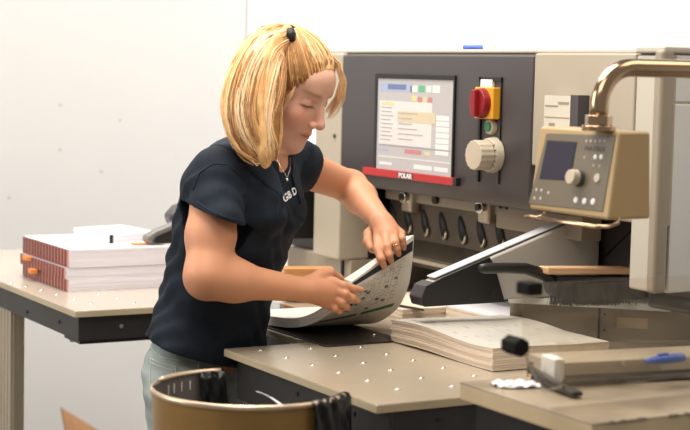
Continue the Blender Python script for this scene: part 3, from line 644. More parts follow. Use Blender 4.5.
b = MB(); b.prism([p-wv*.012 for p in core], wv*.024); b.build('bristle_core', M_bristle, br, bevel=.004)
cu = bpy.data.curves.new('bristles', 'CURVE'); cu.dimensions = '3D'; cu.bevel_depth = .0006; cu.bevel_resolution = 0; off = root_loc(br)
for i in range(900):
    t = rng.random(); base = a2.lerp(e2_, t)+wv*(rng.random()-.5)*.030+Vector((0, 0, -.004)); L = .052+rng.random()*.006
    tt = max(0, (t-.75)/.25); fan = tt**1.5*rng.random()*.05-(.012 if t < .1 else 0)*rng.random()
    tip = base+Vector((0, 0, -L+tt*rng.random()*.045))+ax.normalized()*fan+wv*(rng.random()-.5)*.012
    sp = cu.splines.new('POLY'); sp.points.add(2); mid = (base+tip)/2+ax.normalized()*fan*.2
    for k, p in enumerate((base, mid, tip)): p = p-off; sp.points[k].co = (p.x, p.y, p.z, 1)
cu.materials.append(M_bristle); o = bpy.data.objects.new('bristles', cu); COL.objects.link(o); o.parent = br; o['kind'] = 'stuff'

# ---------------------------------------------------------------- counter box on its tube
BT = {'TL': (0.3072, 0.2442, 1.407), 'TR': (0.5353, 0.2445, 1.409), 'BR': (0.5353, 0.2252, 1.253), 'BL': (0.2914, 0.2251, 1.252)}
X0 = (BT['TL'][0]+BT['BL'][0])/2; X1 = (BT['TR'][0]+BT['BR'][0])/2
yt, zt_, yb, zb_ = BT['TR'][1], BT['TR'][2], BT['BR'][1], BT['BR'][2]
zt2 = (BT['TL'][2]+zt_)/2; zb2 = (BT['BL'][2]+zb_)/2
DT = .070
fn = Vector((0, zb2-zt2, -(yb-yt))).normalized()
if fn.y > 0: fn = -fn
bx = thing('counter_display', ((X0+X1)/2, yt, 1.2), 'tan control box lettered MATRIX hanging from the bronze tube', 'control box')
b = MB(); b.prism([(X0, yt, zt2), (X0, yb, zb2), (X0, yt+DT+.008, zb2), (X0, yt+DT, zt2)], (X1-X0, 0, 0)); b.build('housing', M_boxc, bx, bevel=.006, seg=3)
def on(px, py, h=0.): return Vector((px[0], px[1], px[2]))+fn*h
def face_quad(pts, h0, h1, name, m, parent, bevel=0.): 
    b = MB(); b.prism([Vector(p)+fn*h0 for p in pts], fn*(h1-h0)); return b.build(name, m, parent, bevel=bevel)
fp = face_quad([(0.3251, 0.2429, 1.396), (0.5261, 0.2435, 1.401), (0.5187, 0.2268, 1.266), (0.2987, 0.2263, 1.262)], -.001, .0015, 'front_foil', M_boxf, bx, .001)
face_quad([(0.3313, 0.2413, 1.383), (0.4214, 0.2414, 1.384), (0.4163, 0.2327, 1.313), (0.3225, 0.2323, 1.31)], .001, .002, 'display_frame', M_black, fp)
face_quad([(0.3349, 0.2409, 1.38), (0.4189, 0.2412, 1.382), (0.4144, 0.2329, 1.315), (0.3267, 0.2326, 1.312)], .001, .0025, 'display', M_lcd, fp)
def knob_at(c, r0, r1, h, m, name, parent, n=20):
    c = Vector(c); b = MB(); b.cyl(c, c+fn*h, r0, r1, n); return b.build(name, m, parent, bevel=min(.0015, r1*.3))
k_ = knob_at((0.4412, 0.2335, 1.32), .0165, .0150, .010, M_panel, 'dial_base', bx, 24)
knob_at((0.4412, 0.2335, 1.32), .0150, .0135, .024, M_knob, 'dial', k_, 12)
knob_at((0.4924, 0.2339, 1.323), .0085, .0080, .004, M_knob, 'round_key', bx)
for q in [(0.4398, 0.2285, 1.28), (0.4645, 0.2285, 1.28), (0.4886, 0.2286, 1.281)]: knob_at(q, .0062, .0058, .003, M_white, 'round_key', bx)
for q in [(0.4787, 0.2385, 1.36), (0.4955, 0.2386, 1.361)]: knob_at(q, .0048, .0045, .003, M_white, 'key', bx)
for q in [(0.4763, 0.2366, 1.345), (0.4933, 0.2366, 1.345), (0.4475, 0.2383, 1.358)]: knob_at(q, .0028, .0026, .002, M_cream, 'small_key', bx)
for q in [(0.3178, 0.2297, 1.29), (0.3333, 0.2298, 1.29), (0.3149, 0.2279, 1.274), (0.3336, 0.2279, 1.275), (0.3557, 0.2294, 1.287)]: knob_at(q, .0034, .0032, .002, M_cream_light, 'small_key', bx)
for q in [(0.447, 0.2418, 1.387), (0.4599, 0.2419, 1.388), (0.4726, 0.242, 1.388), (0.4853, 0.242, 1.389), (0.4978, 0.2421, 1.39)]: knob_at(q, .0028, .0026, .002, M_cream_light, 'indicator_lamp', bx, 10)
for q in [(0.4416, 0.23, 1.291), (0.4649, 0.23, 1.291), (0.4906, 0.23, 1.292)]: knob_at(q, .0022, .002, .001, M_darkprint, 'key_mark', bx, 8)
tO = Vector((0.4449, 0.2397, 1.37)); tx = Vector((1, 0, 0)); ty = fn.cross(tx).normalized()
if ty.z < 0: ty = -ty
wdt = (Vector((0.5043, 0.24, 1.372))-tO).length
text('lettering', 'MATRIX', .0125, tO+fn*.0012, (1, 0, 0), ty, M_darkprint, bx, fit=wdt)
# handle bar below and collar
cx_ = Vector((0.5073, 0.2193, 1.43)); col_b = Vector((cx_.x, yt+DT*.5, zt2))
b = MB(); cc = Vector(((X0+X1)/2+.10, yt+.04, zt2)); 
ctop = Vector((0.4905, 0.2322, 1.44))
cc = Vector((ctop.x, ctop.y, zt2-.001))
tb = thing('support_tube', (cc.x, cc.y, cc.z), 'curved polished bronze tube holding the tan control box from above', 'tube')
MB().cyl(cc, cc+Vector((0, 0, .010)), .030, n=32).build('flange', M_brass, tb, bevel=.002)
MB().cyl(cc+Vector((0, 0, .010)), cc+Vector((0, 0, .028)), .0245, n=8).build('collar_nut', M_brass, tb, bevel=.002)
zc = (0.5368, 0.3278, 1.52)[2]; z1_ = cc.z+.028; Rb = .075; pts = [cc+Vector((0, 0, .02)), cc+Vector((0, 0, .04))]
zt3 = zc; Rb = zt3-(cc.z+.045)
for i in range(0, 13):
    a = math.radians(90*i/12); pts.append(Vector((cc.x, cc.y+Rb*(1-math.cos(a)), cc.z+.045+Rb*math.sin(a))))
pts.append(Vector((cc.x, cc.y+Rb+.5, zt3))); pts.append(Vector((cc.x, cc.y+Rb+1.0, zt3)))
MB().tube(pts, .0165, 28).build('tube', M_brass, tb, smooth=True)
MB().cyl((cc.x, cc.y+Rb+1.0, 0), (cc.x, cc.y+Rb+1.0, zt3+.03), .03, n=24).build('post', M_brass, tb)
hb = [(0.3264, 0.225, 1.251), (0.3285, 0.2238, 1.242), (0.3012, 0.2232, 1.237), (0.5266, 0.2238, 1.242), (0.5449, 0.2244, 1.247), (0.5431, 0.2255, 1.255)]
hz = zb2
b = MB(); yh = yb-.004
b.tube([(X0+.04, yh+.012, hz+.004), (X0+.04, yh+.012, hz-.008), (X0+.035, yh, hz-.013), (X0-.004, yh, hz-.0135), (X1-.03, yh, hz-.0135), (X1-.006, yh+.01, hz-.012), (X1-.004, yh+.03, hz-.006), (X1-.004, yh+.03, hz+.004)], .0036, 10); b.build('handle_rail', M_brass, bx, smooth=True)

# ---------------------------------------------------------------- bin
dB = 2.97; bc = (0.1496, -0.2767, 0.9231)
BC = Vector((bc[0], bc[1], bc[2])); RBn = 98/1629*2.97
bn = thing('waste_bin', (BC.x, BC.y, 0), 'tall round ochre metal bin with black liner at lower left', 'bin')
aL = math.atan2(-.869, -.494)
def dropz(a):  # the far right part of the rim is cut away
    t = math.degrees(a-aL) % 360
    return .10*max(0, min(1, (t-168)/5))*max(0, min(1, (290-t)/5))
M_scr = M_white
n = 144; b = MB(); zs = [BC.z-.004, BC.z-.06, BC.z-.25, BC.z-.5, .01]; rs = [RBn, RBn*.985, RBn*.95, RBn*.90, RBn*.82]
P = [[(BC.x+rs[i]*math.cos(2*math.pi*j/n), BC.y+rs[i]*math.sin(2*math.pi*j/n), zs[i]-(dropz(2*math.pi*j/n) if i < 2 else 0)) for j in range(n+1)] for i in range(5)]
b.grid(P); b.cyl((BC.x, BC.y, .005), (BC.x, BC.y, .012), RBn*.82, n=n); b.build('bin_wall', M_bin, bn, smooth=True, recalc=False)
b = MB(); P = [[(BC.x+(rs[i]-.003)*math.cos(2*math.pi*j/n), BC.y+(rs[i]-.003)*math.sin(2*math.pi*j/n), zs[i]-(dropz(2*math.pi*j/n) if i < 2 else 0)) for j in range(n+1)] for i in range(5)]
b.grid(P); b.build('bin_lining', M_binin, bn, smooth=True, recalc=False)
# angles: direction toward image-left is (-.494,-.869)
aL = math.atan2(-.869, -.494)
def rimpt(a, r=RBn, z=0.): return Vector((BC.x+r*math.cos(a), BC.y+r*math.sin(a), BC.z+z-dropz(a)))
b = MB(); b.tube([rimpt(aL+math.radians(12+i*5)) for i in range(0, 32)], .0052, 10); b.tube([rimpt(aL+math.radians(292+i*5)) for i in range(0, 11)], .0052, 10); 
b.build('rolled_rim', M_binrim, bn, smooth=True)
b = MB(); b.tube([rimpt(aL+math.radians(-14+i*4.5)) for i in range(0, 7)], .0022, 8); b.build('bare_rim', M_binrim, bn, smooth=True)
# scratch marks on inside (behind-left)
for k, (px_, py_) in enumerate(((-14, .0), (-20, .0), (-27, .0), (-34, .003))):
    a = aL+math.radians(px_-12); b = MB(); c_ = rimpt(a, RBn-.0045, -.022); b.obox(c_, (0, 0, .009), (.0008*-math.sin(a), .0008*math.cos(a), 0), (.0006*math.cos(a), .0006*math.sin(a), 0)); b.build('scratch', M_white, bn)
# liner, crumpled black plastic over the rim in two places
def liner(a0, a1, out, inn, seed, name, ro=.009):
    r3 = random.Random(seed); n1, n2 = 40, 26; P = []; ph = [r3.random()*6 for _ in range(6)]
    for i in range(n1):
        a = a0+(a1-a0)*i/(n1-1); row = []
        edge = math.sin(math.pi*i/(n1-1))**.3
        for j in range(n2):
            t = j/(n2-1)          # 0 outside bottom, .5 over rim, 1 inside bottom
            lo = out*edge*(1+.25*math.sin(a*9+ph[0])); li = inn*(1+.1*math.sin(a*7+ph[1]))
            if t < .45: r = RBn+ro; z = -lo*(1-t/.45)
            elif t < .6: q = (t-.45)/.15; r = RBn+ro-(ro+.010)*q; z = (.006 if ro > 0 else -.003)*math.sin(math.pi*q)
            else: q = (t-.6)/.4; r = RBn-.010-.02*q; z = -li*q
            w = .6*(.0035*math.sin(a*37+z*60+ph[2])+.0025*math.sin(a*61-z*140+ph[3])+.002*math.sin(z*220+a*20+ph[4]))
            row.append(rimpt(a, r+w, z+.0015*math.sin(a*50+ph[5])))
        P.append(row)
    b = MB(); b.grid(P); o = b.build(name, M_bag, bn, smooth=True); s = o.modifiers.new('thickness', 'SOLIDIFY'); s.thickness = .0008; return o
liner(aL+math.radians(130), aL+math.radians(169), .30, .15, 3, 'bin_liner')
liner(aL+math.radians(176), aL+math.radians(286), .012, .10, 5, 'bin_liner')
liner(aL+math.radians(287), aL+math.radians(308), .0, .15, 9, 'bin_liner', -.007)
# filler inside: dark bag surface
b = MB(); P = []
for i in range(20):
    row = []
    for j in range(33):
        r = RBn*.93*i/19; a = 2*math.pi*j/32; row.append((BC.x+r*math.cos(a), BC.y+r*math.sin(a), BC.z-.11+.012*math.sin(r*60+a*3)+.008*math.sin(a*5)))
    P.append(row)
b.grid(P); b.build('bin_liner', M_bag, bn, smooth=True)
p0 = Vector((0.1732, -0.2761, 0.9218)); p1 = Vector((0.2405, -0.2616, 0.9078)); 
b = MB(); mid = (p0+p1)/2+Vector((0, 0, .008)); wv2 = Vector((.012, .02, -.02))
P = []
for i in range(9):
    t = i/8; c_ = p0*(1-t)**2+mid*2*t*(1-t)+p1*t*t; wd_ = .2+t*.8; P.append([c_+Vector((0, 0, 0)), c_+Vector((.004, .012, -.006))*wd_, c_+Vector((.008, .024, -.016))*wd_])
b.grid(P); o = tag(b.build('paper_strip', M_paper, smooth=True), 'curled white paper strip sticking up inside the ochre bin', 'paper strip'); s = o.modifiers.new('thickness', 'SOLIDIFY'); s.thickness = .001

# ---------------------------------------------------------------- implicit surface modeller
def A3(p): return np.array(p, float)
def rc(a, b, r1, r2=None, k=.012, op='+'):
    a, b = A3(a), A3(b); r2 = r1 if r2 is None else r2; R_ = max(r1, r2)
    return dict(t=0, a=a, b=b, r1=r1, r2=r2, k=k, op=op, lo=np.minimum(a, b)-R_, hi=np.maximum(a, b)+R_)
def sp(c, r, k=.01, op='+'): return rc(c, A3(c)+1e-5, r, r, k, op)
def el(c, ax, rad, k=.012, op='+'):
    c = A3(c); ax = np.array(ax, float); rad = A3(rad); e = np.sqrt(((ax*rad[:, None])**2).sum(0))
    return dict(t=1, a=c, ax=ax, r=rad, k=k, op=op, lo=c-e, hi=c+e)
def pd(p, P):
    if p['t'] == 0:
        ba = p['b']-p['a']; pa = P-p['a']; t = np.clip(pa@ba/max(ba@ba, 1e-12), 0, 1)
        return np.linalg.norm(pa-t[:, None]*ba, axis=1)-(p['r1']+(p['r2']-p['r1'])*t)
    q = (P-p['a'])@p['ax'].T; k0 = np.linalg.norm(q/p['r'], axis=1); k1 = np.linalg.norm(q/p['r']**2, axis=1)+1e-9
    return np.where(k0 > 1e-4, k0*(k0-1)/k1, -p['r'].min())
class Field:
    def __init__(s, prims, post=None): s.p = prims; s.post = post
    def ev(s, P, prims=None):
        d = np.full(len(P), .5)
        for p in (s.p if prims is None else prims):
            e = pd(p, P); k = p['k']
            if p['op'] == '+': h = np.clip(.5+.5*(d-e)/k, 0, 1); d = d*(1-h)+e*h-k*h*(1-h)
            else: h = np.clip(.5-.5*(d+e)/k, 0, 1); d = d*(1-h)-e*h+k*h*(1-h)
        if s.post is not None: d = s.post(P, d)
        return d
    def near(s, lo, hi, mg=.03): return [p for p in s.p if np.all(p['lo']-mg-p['k'] < hi) and np.all(p['hi']+mg+p['k'] > lo)]
def surface(F, vox, N=16):
    lo = np.min([p['lo'] for p in F.p if p['op'] == '+'], axis=0)-.03; hi = np.max([p['hi'] for p in F.p if p['op'] == '+'], axis=0)+.03
    nb = np.ceil((hi-lo)/(vox*N)).astype(int); ids = []; pos = []; quads = []
    BIG = 1 << 14
    key = lambda i, j, k: (i*BIG+j)*BIG+k
    g = np.stack(np.meshgrid(*[np.arange(N+2)]*3, indexing='ij'), -1)
    for bi in range(nb[0]):
        for bj in range(nb[1]):
            for bk in range(nb[2]):
                o = np.array([bi, bj, bk])*N; b0 = lo+o*vox; b1 = b0+(N+1)*vox
                pr = F.near(b0, b1)
                if not any(p['op'] == '+' for p in pr): continue
                c = (b0+b1)/2; rr = np.linalg.norm(b1-b0)/2
                if abs(F.ev(c[None], pr)[0]) > rr*1.35+.012: continue
                G = g+o; V = F.ev((lo+G*vox).reshape(-1, 3), pr).reshape((N+2,)*3); S = V < 0
                if S.all() or not S.any(): continue
                # cells 0..N
                acc = np.zeros((N+1, N+1, N+1, 3)); cnt = np.zeros((N+1,)*3)
                for ax in range(3):
                    sl0 = [slice(None)]*3; sl1 = [slice(None)]*3; sl0[ax] = slice(0, -1); sl1[ax] = slice(1, None)
                    v0, v1 = V[tuple(sl0)], V[tuple(sl1)]; x = (v0 < 0) != (v1 < 0)
                    t = np.where(x, v0/np.where(x, v0-v1, 1), 0)
                    o2 = [a for a in range(3) if a != ax]
                    for da in (0, 1):
                        for db in (0, 1):
                            sl = [None]*3; sl[ax] = slice(0, N+1); sl[o2[0]] = slice(da, da+N+1); sl[o2[1]] = slice(db, db+N+1)
                            xx = x[tuple(sl)]; tt = t[tuple(sl)]; cnt += xx
                            acc[..., ax] += tt*xx; acc[..., o2[0]] += da*xx; acc[..., o2[1]] += db*xx
                m = cnt > 0; m[N] = m[N] ; idx = np.argwhere(m[:N, :N, :N])
                if len(idx):
                    P = acc[idx[:, 0], idx[:, 1], idx[:, 2]]/cnt[idx[:, 0], idx[:, 1], idx[:, 2]][:, None]
                    gi = idx+o; ids.append(key(gi[:, 0], gi[:, 1], gi[:, 2])); pos.append(lo+(gi+P)*vox)
                for ax in range(3):   # edges whose base corner is 1..N in the other two axes
                    o2 = [(ax+1) % 3, (ax+2) % 3]; sl = [None]*3; sl[ax] = slice(0, N); sl[o2[0]] = slice(1, N+1); sl[o2[1]] = slice(1, N+1)
                    sl1 = list(sl); sl1[ax] = slice(1, N+1); s0 = S[tuple(sl)]; s1 = S[tuple(sl1)]; e = np.argwhere(s0 != s1)
                    if not len(e): continue
                    fl = s0[e[:, 0], e[:, 1], e[:, 2]]; base = e.copy(); base[:, o2[0]] += 1; base[:, o2[1]] += 1; base += o
                    q = []
                    for da, db in ((1, 1), (0, 1), (0, 0), (1, 0)):
                        c_ = base.copy(); c_[:, o2[0]] -= da; c_[:, o2[1]] -= db; q.append(key(c_[:, 0], c_[:, 1], c_[:, 2]))
                    q = np.stack(q, 1); q[~fl] = q[~fl][:, ::-1]; quads.append(q)
    ids = np.concatenate(ids); pos = np.concatenate(pos); quads = np.concatenate(quads); od = np.argsort(ids); ids = ids[od]; pos = pos[od]
    qi = np.searchsorted(ids, quads); qi = np.minimum(qi, len(ids)-1); ok = (ids[qi] == quads).all(1); qi = qi[ok]
    # one light smoothing pass
    for _ in range(1):
        s_ = np.zeros_like(pos); c_ = np.zeros(len(pos))
        for a, b in ((0, 1), (1, 2), (2, 3), (3, 0)):
            np.add.at(s_, qi[:, a], pos[qi[:, b]]); np.add.at(c_, qi[:, a], 1); np.add.at(s_, qi[:, b], pos[qi[:, a]]); np.add.at(c_, qi[:, b], 1)
        pos = pos*.6+.4*s_/np.maximum(c_, 1)[:, None]
    return pos, qi
def sdf_obj(name, F, vox, m, parent, tint=None):
    pos, q = surface(F, vox); off = np.array(root_loc(parent)); me = bpy.data.meshes.new(name)
    me.vertices.add(len(pos)); me.vertices.foreach_set('co', (pos-off).ravel()); me.loops.add(len(q)*4); me.loops.foreach_set('vertex_index', q.ravel().astype(np.int32))
    me.polygons.add(len(q)); me.polygons.foreach_set('loop_start', np.arange(0, len(q)*4, 4, dtype=np.int32)); me.polygons.foreach_set('use_smooth', [True]*len(q)); me.update(calc_edges=True)
    me.materials.append(m)
    if tint is not None: set_colors(me, tint(pos))
    o = bpy.data.objects.new(name, me); COL.objects.link(o); o.parent = parent; return o

# ---------------------------------------------------------------- the woman
VR = np.array([.494, .869, 0.]); VT = np.array([.869, -.494, 0.]); VU = np.array([0, 0, 1.])
wo = thing('person', (-.56, -.08, 0), 'woman with blonde ponytail in navy polo shirt and jeans bending a ream at the cutter', 'person')
yw = math.radians(28)
Ft = math.cos(yw)*VR+math.sin(yw)*VT; St = -math.sin(yw)*VR+math.cos(yw)*VT
HC = A3((-0.4227, 0.0922, 1.465)); ya, pa_ = math.radians(30), math.radians(27)
Fh = math.cos(ya)*math.cos(pa_)*VR-math.sin(pa_)*VU+math.sin(ya)*math.cos(pa_)*VT
Uh = math.cos(ya)*math.sin(pa_)*VR+math.cos(pa_)*VU+math.sin(ya)*math.sin(pa_)*VT
Sh = -math.sin(ya)*VR+math.cos(ya)*VT
def H(f, u, s): return HC+Fh*f+Uh*u+Sh*s
AXH = [Fh, Uh, Sh]
skin = []
# torso core, neck
spn = [A3((-0.5277, -0.0557, 0.8701)), A3((-0.5161, -0.0335, 0.9955)), A3((-0.499, -0.0117, 1.121)), A3((-0.4833, 0.0036, 1.223)), A3((-0.4691, 0.0201, 1.29))]
for a, b in zip(spn[:-1], spn[1:]): skin.append(rc(a, b, .085, .085, .03))
SN = A3((-0.3953, -0.097, 1.272)); SF = A3((-0.5523, 0.177, 1.282))
skin += [rc(A3((-0.4427, -0.017, 1.277)), SN, .045, .044, .03), rc(A3((-0.5001, 0.0656, 1.281)), SF, .045, .042, .03)]
skin += [rc(A3((-0.4698, 0.028, 1.284)), H(-.022, -.075, 0), .056, .052, .02)]
# head
skin += [el(H(-.012, .030, 0), AXH, (.096, .086, .074), .02), el(H(.030, -.030, 0), AXH, (.062, .085, .058), .02),
         rc(H(.0, -.060, .045), H(.062, -.104, .012), .024, .020, .02), rc(H(.0, -.060, -.045), H(.062, -.104, -.012), .024, .020, .02), sp(H(.070, -.106, 0), .0185, .015),
         rc(H(.062, -.072, .0), H(.070, -.075, 0), .030, .022, .015),
         sp(H(.050, -.036, .036), .028, .015), sp(H(.050, -.036, -.036), .028, .015), rc(H(.074, .022, -.028), H(.074, .022, .028), .013, .013, .012),
         el(H(.060, .045, 0), AXH, (.030, .034, .050), .02),
         sp(H(.094, .001, .033), .0135, .014, '-'), sp(H(.094, .001, -.033), .0135, .014, '-'),
         sp(H(.0705, .000, .032), .0135, .004), sp(H(.0705, .000, -.032), .0135, .004),
         rc(H(.085, .012, 0), H(.107, -.034, 0), .0075, .0095, .012), sp(H(.109, -.038, 0), .0095, .008), sp(H(.098, -.043, .012), .0075, .006), sp(H(.098, -.043, -.012), .0075, .006),
         sp(H(.100, -.051, .006), .0032, .003, '-'), sp(H(.100, -.051, -.006), .0032, .003, '-'),
         rc(H(.090, -.0665, 0), H(.078, -.070, .021), .0065, .003, .005), rc(H(.090, -.0665, 0), H(.078, -.070, -.021), .0065, .003, .005),
         rc(H(.0885, -.078, 0), H(.078, -.075, .018), .0068, .003, .005), rc(H(.0885, -.078, 0), H(.078, -.075, -.018), .0068, .003, .005),
         rc(H(.0985, -.0722, .0), H(.081, -.0728, .024), .0016, .001, .003, '-'), rc(H(.0985, -.0722, .0), H(.081, -.0728, -.024), .0016, .001, .003, '-'),
         sp(H(.092, -.090, 0), .007, .01, '-'),
         el(H(-.008, -.010, .075), AXH, (.018, .030, .007), .005), sp(H(-.004, -.010, .084), .010, .006, '-')]
# near (right) arm and hand
EN = A3((-0.3136, -0.1523, 1.066)); WN = A3((-0.3248, 0.0754, 1.028))
skin += [rc(SN, SN*.4+EN*.6, .050, .051, .03), rc(SN*.4+EN*.6, EN, .051, .044, .02), rc(EN, EN*.72+WN*.28, .043, .042, .03), rc(EN*.72+WN*.28, WN, .041, .0265, .03)]
def chain(pts, rs, k=.004):
    P_ = [A3(p) for p in pts]; return [rc(P_[i], P_[i+1], rs[i], rs[i+1], k) for i in range(len(P_)-1)]
kn_ = [(-0.3226, 0.1586, 1.04), (-0.3163, 0.1605, 1.023), (-0.3185, 0.1597, 1.005), (-0.3286, 0.1531, 0.9888)]
for q in kn_: skin.append(rc(WN, q, .020, .0115, .012))
skin += [rc((-0.3207, 0.1028, 1.028), (-0.3226, 0.1389, 1.021), .024, .020, .012)]
skin += chain([kn_[0], (-0.3067, 0.1751, 1.033), (-0.3068, 0.1981, 1.026), (-0.309, 0.2198, 1.022)], [.0105, .0098, .0085, .0068])
skin += chain([kn_[1], (-0.299, 0.1736, 1.016), (-0.3001, 0.1922, 1.006), (-0.307, 0.2091, 0.9978)], [.0105, .0098, .0085, .0070])
skin += chain([kn_[2], (-0.3015, 0.168, 0.9984), (-0.3068, 0.1813, 0.9881), (-0.3188, 0.1934, 0.9803)], [.0100, .0094, .0082, .0068])
skin += chain([kn_[3], (-0.314, 0.1577, 0.9839), (-0.3194, 0.171, 0.9758), (-0.33, 0.1822, 0.9715)], [.0092, .0084, .0074, .0062])
skin += chain([(-0.3305, 0.0979, 1.04), (-0.332, 0.1283, 1.054), (-0.3434, 0.1596, 1.058), (-0.364, 0.1918, 1.043), (-0.3741, 0.2131, 1.034)], [.016, .0135, .0112, .0095, .0080], .006)
# far (left) arm and hand
EF = A3((-0.6402, 0.3779, 1.224)); WF = A3((-0.446, 0.3517, 1.155))
skin += [rc(SF, EF, .046, .038, .02), rc(EF, EF*.7+WF*.3, .038, .038, .02), rc(EF*.7+WF*.3, WF, .037, .0245, .02)]
kf = [(-0.413, 0.3224, 1.119), (-0.3958, 0.3333, 1.125), (-0.3957, 0.3545, 1.129), (-0.4052, 0.379, 1.132)]
for q in kf: skin.append(rc(WF, q, .020, .0112, .012))
skin += [rc((-0.4331, 0.3524, 1.144), (-0.4103, 0.3498, 1.132), .023, .019, .012)]
skin += chain([kf[0], (-0.3683, 0.2964, 1.102), (-0.3478, 0.2926, 1.084), (-0.3499, 0.3022, 1.067)], [.0108, .0102, .0090, .0072])
skin += chain([kf[1], (-0.3614, 0.3158, 1.109), (-0.3508, 0.3152, 1.091), (-0.3559, 0.324, 1.077)], [.0108, .0100, .0088, .0072])
skin += chain([kf[2], (-0.3677, 0.3406, 1.116), (-0.3643, 0.3442, 1.103), (-0.3701, 0.3521, 1.09)], [.0104, .0095, .0084, .0070])
skin += chain([kf[3], (-0.3861, 0.3703, 1.123), (-0.3865, 0.3736, 1.111), (-0.3905, 0.379, 1.101)], [.0094, .0086, .0076, .0064])
skin += chain([(-0.4647, 0.347, 1.141), (-0.4715, 0.3325, 1.127), (-0.4496, 0.3174, 1.111), (-0.4279, 0.313, 1.099)], [.014, .0125, .0108, .0088], .006)
def skin_tint(P):
    base = np.array((.60, .275, .15)); c = np.tile(base, (len(P), 1))
    L = (P-HC)@np.array(AXH).T; f, u, s = L.T; as_ = np.abs(s)
    head = np.linalg.norm(L, axis=1) < .15
    c[head] = (.74, .42, .30)  # face paler than the arms, its brighter light put into the skin colour
    def blend(w, col):
        w = np.clip(w, 0, 1)[:, None]*head[:, None]; return c*(1-w)+np.array(col)*w
    c = blend(.45*np.exp(-((f-.07)**2+(u+.032)**2+(as_-.042)**2)/.0007), (.80, .26, .20))
    c = blend(.35*np.exp(-((f-.107)**2+(u+.038)**2+s**2)/.0004), (.80, .28, .20))
    lip = np.where(f > .072, np.exp(-(((u+.0725)/.0075)**4+(as_/.022)**4)), 0); c = blend(lip*.85, (.56, .17, .15))
    ml = np.where(f > .072, np.exp(-((u+.0725+.02*as_)/.0014)**2)*np.exp(-(as_/.022)**6), 0); c = blend(ml*.8, (.20, .05, .05))
    by = .024+.10*(as_-.02)-3.0*(as_-.03)**2; br_ = np.where(f > .04, np.exp(-((u-by)/.0042)**2)*np.exp(-((as_-.033)/.019)**4), 0); c = blend(br_*.75, (.30, .15, .07))
    ey = np.where(f > .06, np.exp(-((u+.0045+ (as_-.032)**2*9)/.0020)**2)*np.exp(-((as_-.033)/.0155)**4), 0); c = blend(np.clip(ey*1.3, 0, 1), (.03, .015, .01))
    lid = np.where(f > .06, np.exp(-((u-.006)/.006)**2)*np.exp(-((as_-.033)/.015)**4), 0); c = blend(lid*.35, (.50, .22, .15))
    return c
sdf_obj('body', Field(skin), .0023, M_skin, wo, skin_tint)
# finger nails and ring
rq0, rq1 = A3((-0.3668, 0.3415, 1.112)), A3((-0.3654, 0.3429, 1.106)); dr = (rq1-rq0)/np.linalg.norm(rq1-rq0); a_ = np.cross(dr, [0, 0, 1.]); a_ /= np.linalg.norm(a_); b_ = np.cross(dr, a_)
MB().tube([tuple(rq0+(a_*math.cos(t)+b_*math.sin(t))*.0104) for t in np.linspace(0, 2*math.pi, 25)], .0013, 8).build('wedding_ring', M_gold, wo, smooth=True)

# shirt
T_ = spn[3]-spn[0]; T_ /= np.linalg.norm(T_); AT = None
Fo = Ft-T_*(Ft@T_); Fo /= np.linalg.norm(Fo); So = np.cross(Fo, T_); So = So if So@St > 0 else -So; AXT = [Fo, So, T_]
shirt = []
def tors(px, a, b, h, k=.04): shirt.append(el(px, AXT, (a, b, h), k))
tors(A3((-0.4834, 0.0014, 1.212)), .108, .178, .13); tors(A3((-0.4934, -0.0119, 1.121)), .118, .165, .13); tors(A3((-0.5104, -0.0315, 1.008)), .116, .155, .13); tors(A3((-0.5264, -0.0515, 0.8814)), .120, .175, .15)
tors(A3((-0.5388, -0.0714, 0.7779)), .118, .172, .12)
shirt += [rc(A3((-0.4384, -0.0289, 1.282)), SN, .060, .058, .035), rc(A3((-0.5097, 0.0702, 1.288)), SF, .060, .056, .035), sp(A3((-0.4668, 0.024, 1.288)), .075, .04),
          sp(A3((-0.3756, 0.0051, 1.194)), .052, .05), sp(A3((-0.4561, 0.0878, 1.199)), .056, .05)]
HN = A3((-0.3375, -0.1225, 1.185)); shirt += [rc(SN, HN, .056, .0575, .025)]
HF = A3((-0.5848, 0.2313, 1.279)); HF2 = HF+(HF-SF)*.5; HN2 = HN+(HN-SN)*.5
shirt += [rc(SF, HF2, .055, .056, .02)]
shirt += [rc(HN, HN2, .0575, .0575, .01)]
nN = VU*-.93+VR*-.33+VT*.05; nN /= np.linalg.norm(nN); cN = A3((-0.2961, -0.1396, 1.194))
nF = EF-SF; nF /= np.linalg.norm(nF); nF = nF+VU*-.12; nF /= np.linalg.norm(nF); cF = A3((-0.5645, 0.2176, 1.288))
chem = A3((-0.5155, -0.1322, 0.8905)); nH = -(VR*.30+VU*.95); nH /= np.linalg.norm(nH)
armN = rc(SN*.3+EN*.7*1, SN, .052, .052); armF = rc(EF, SF, .046, .050)
axn = (HN-SN)/np.linalg.norm(HN-SN); axf = (EF-SF)/np.linalg.norm(EF-SF)
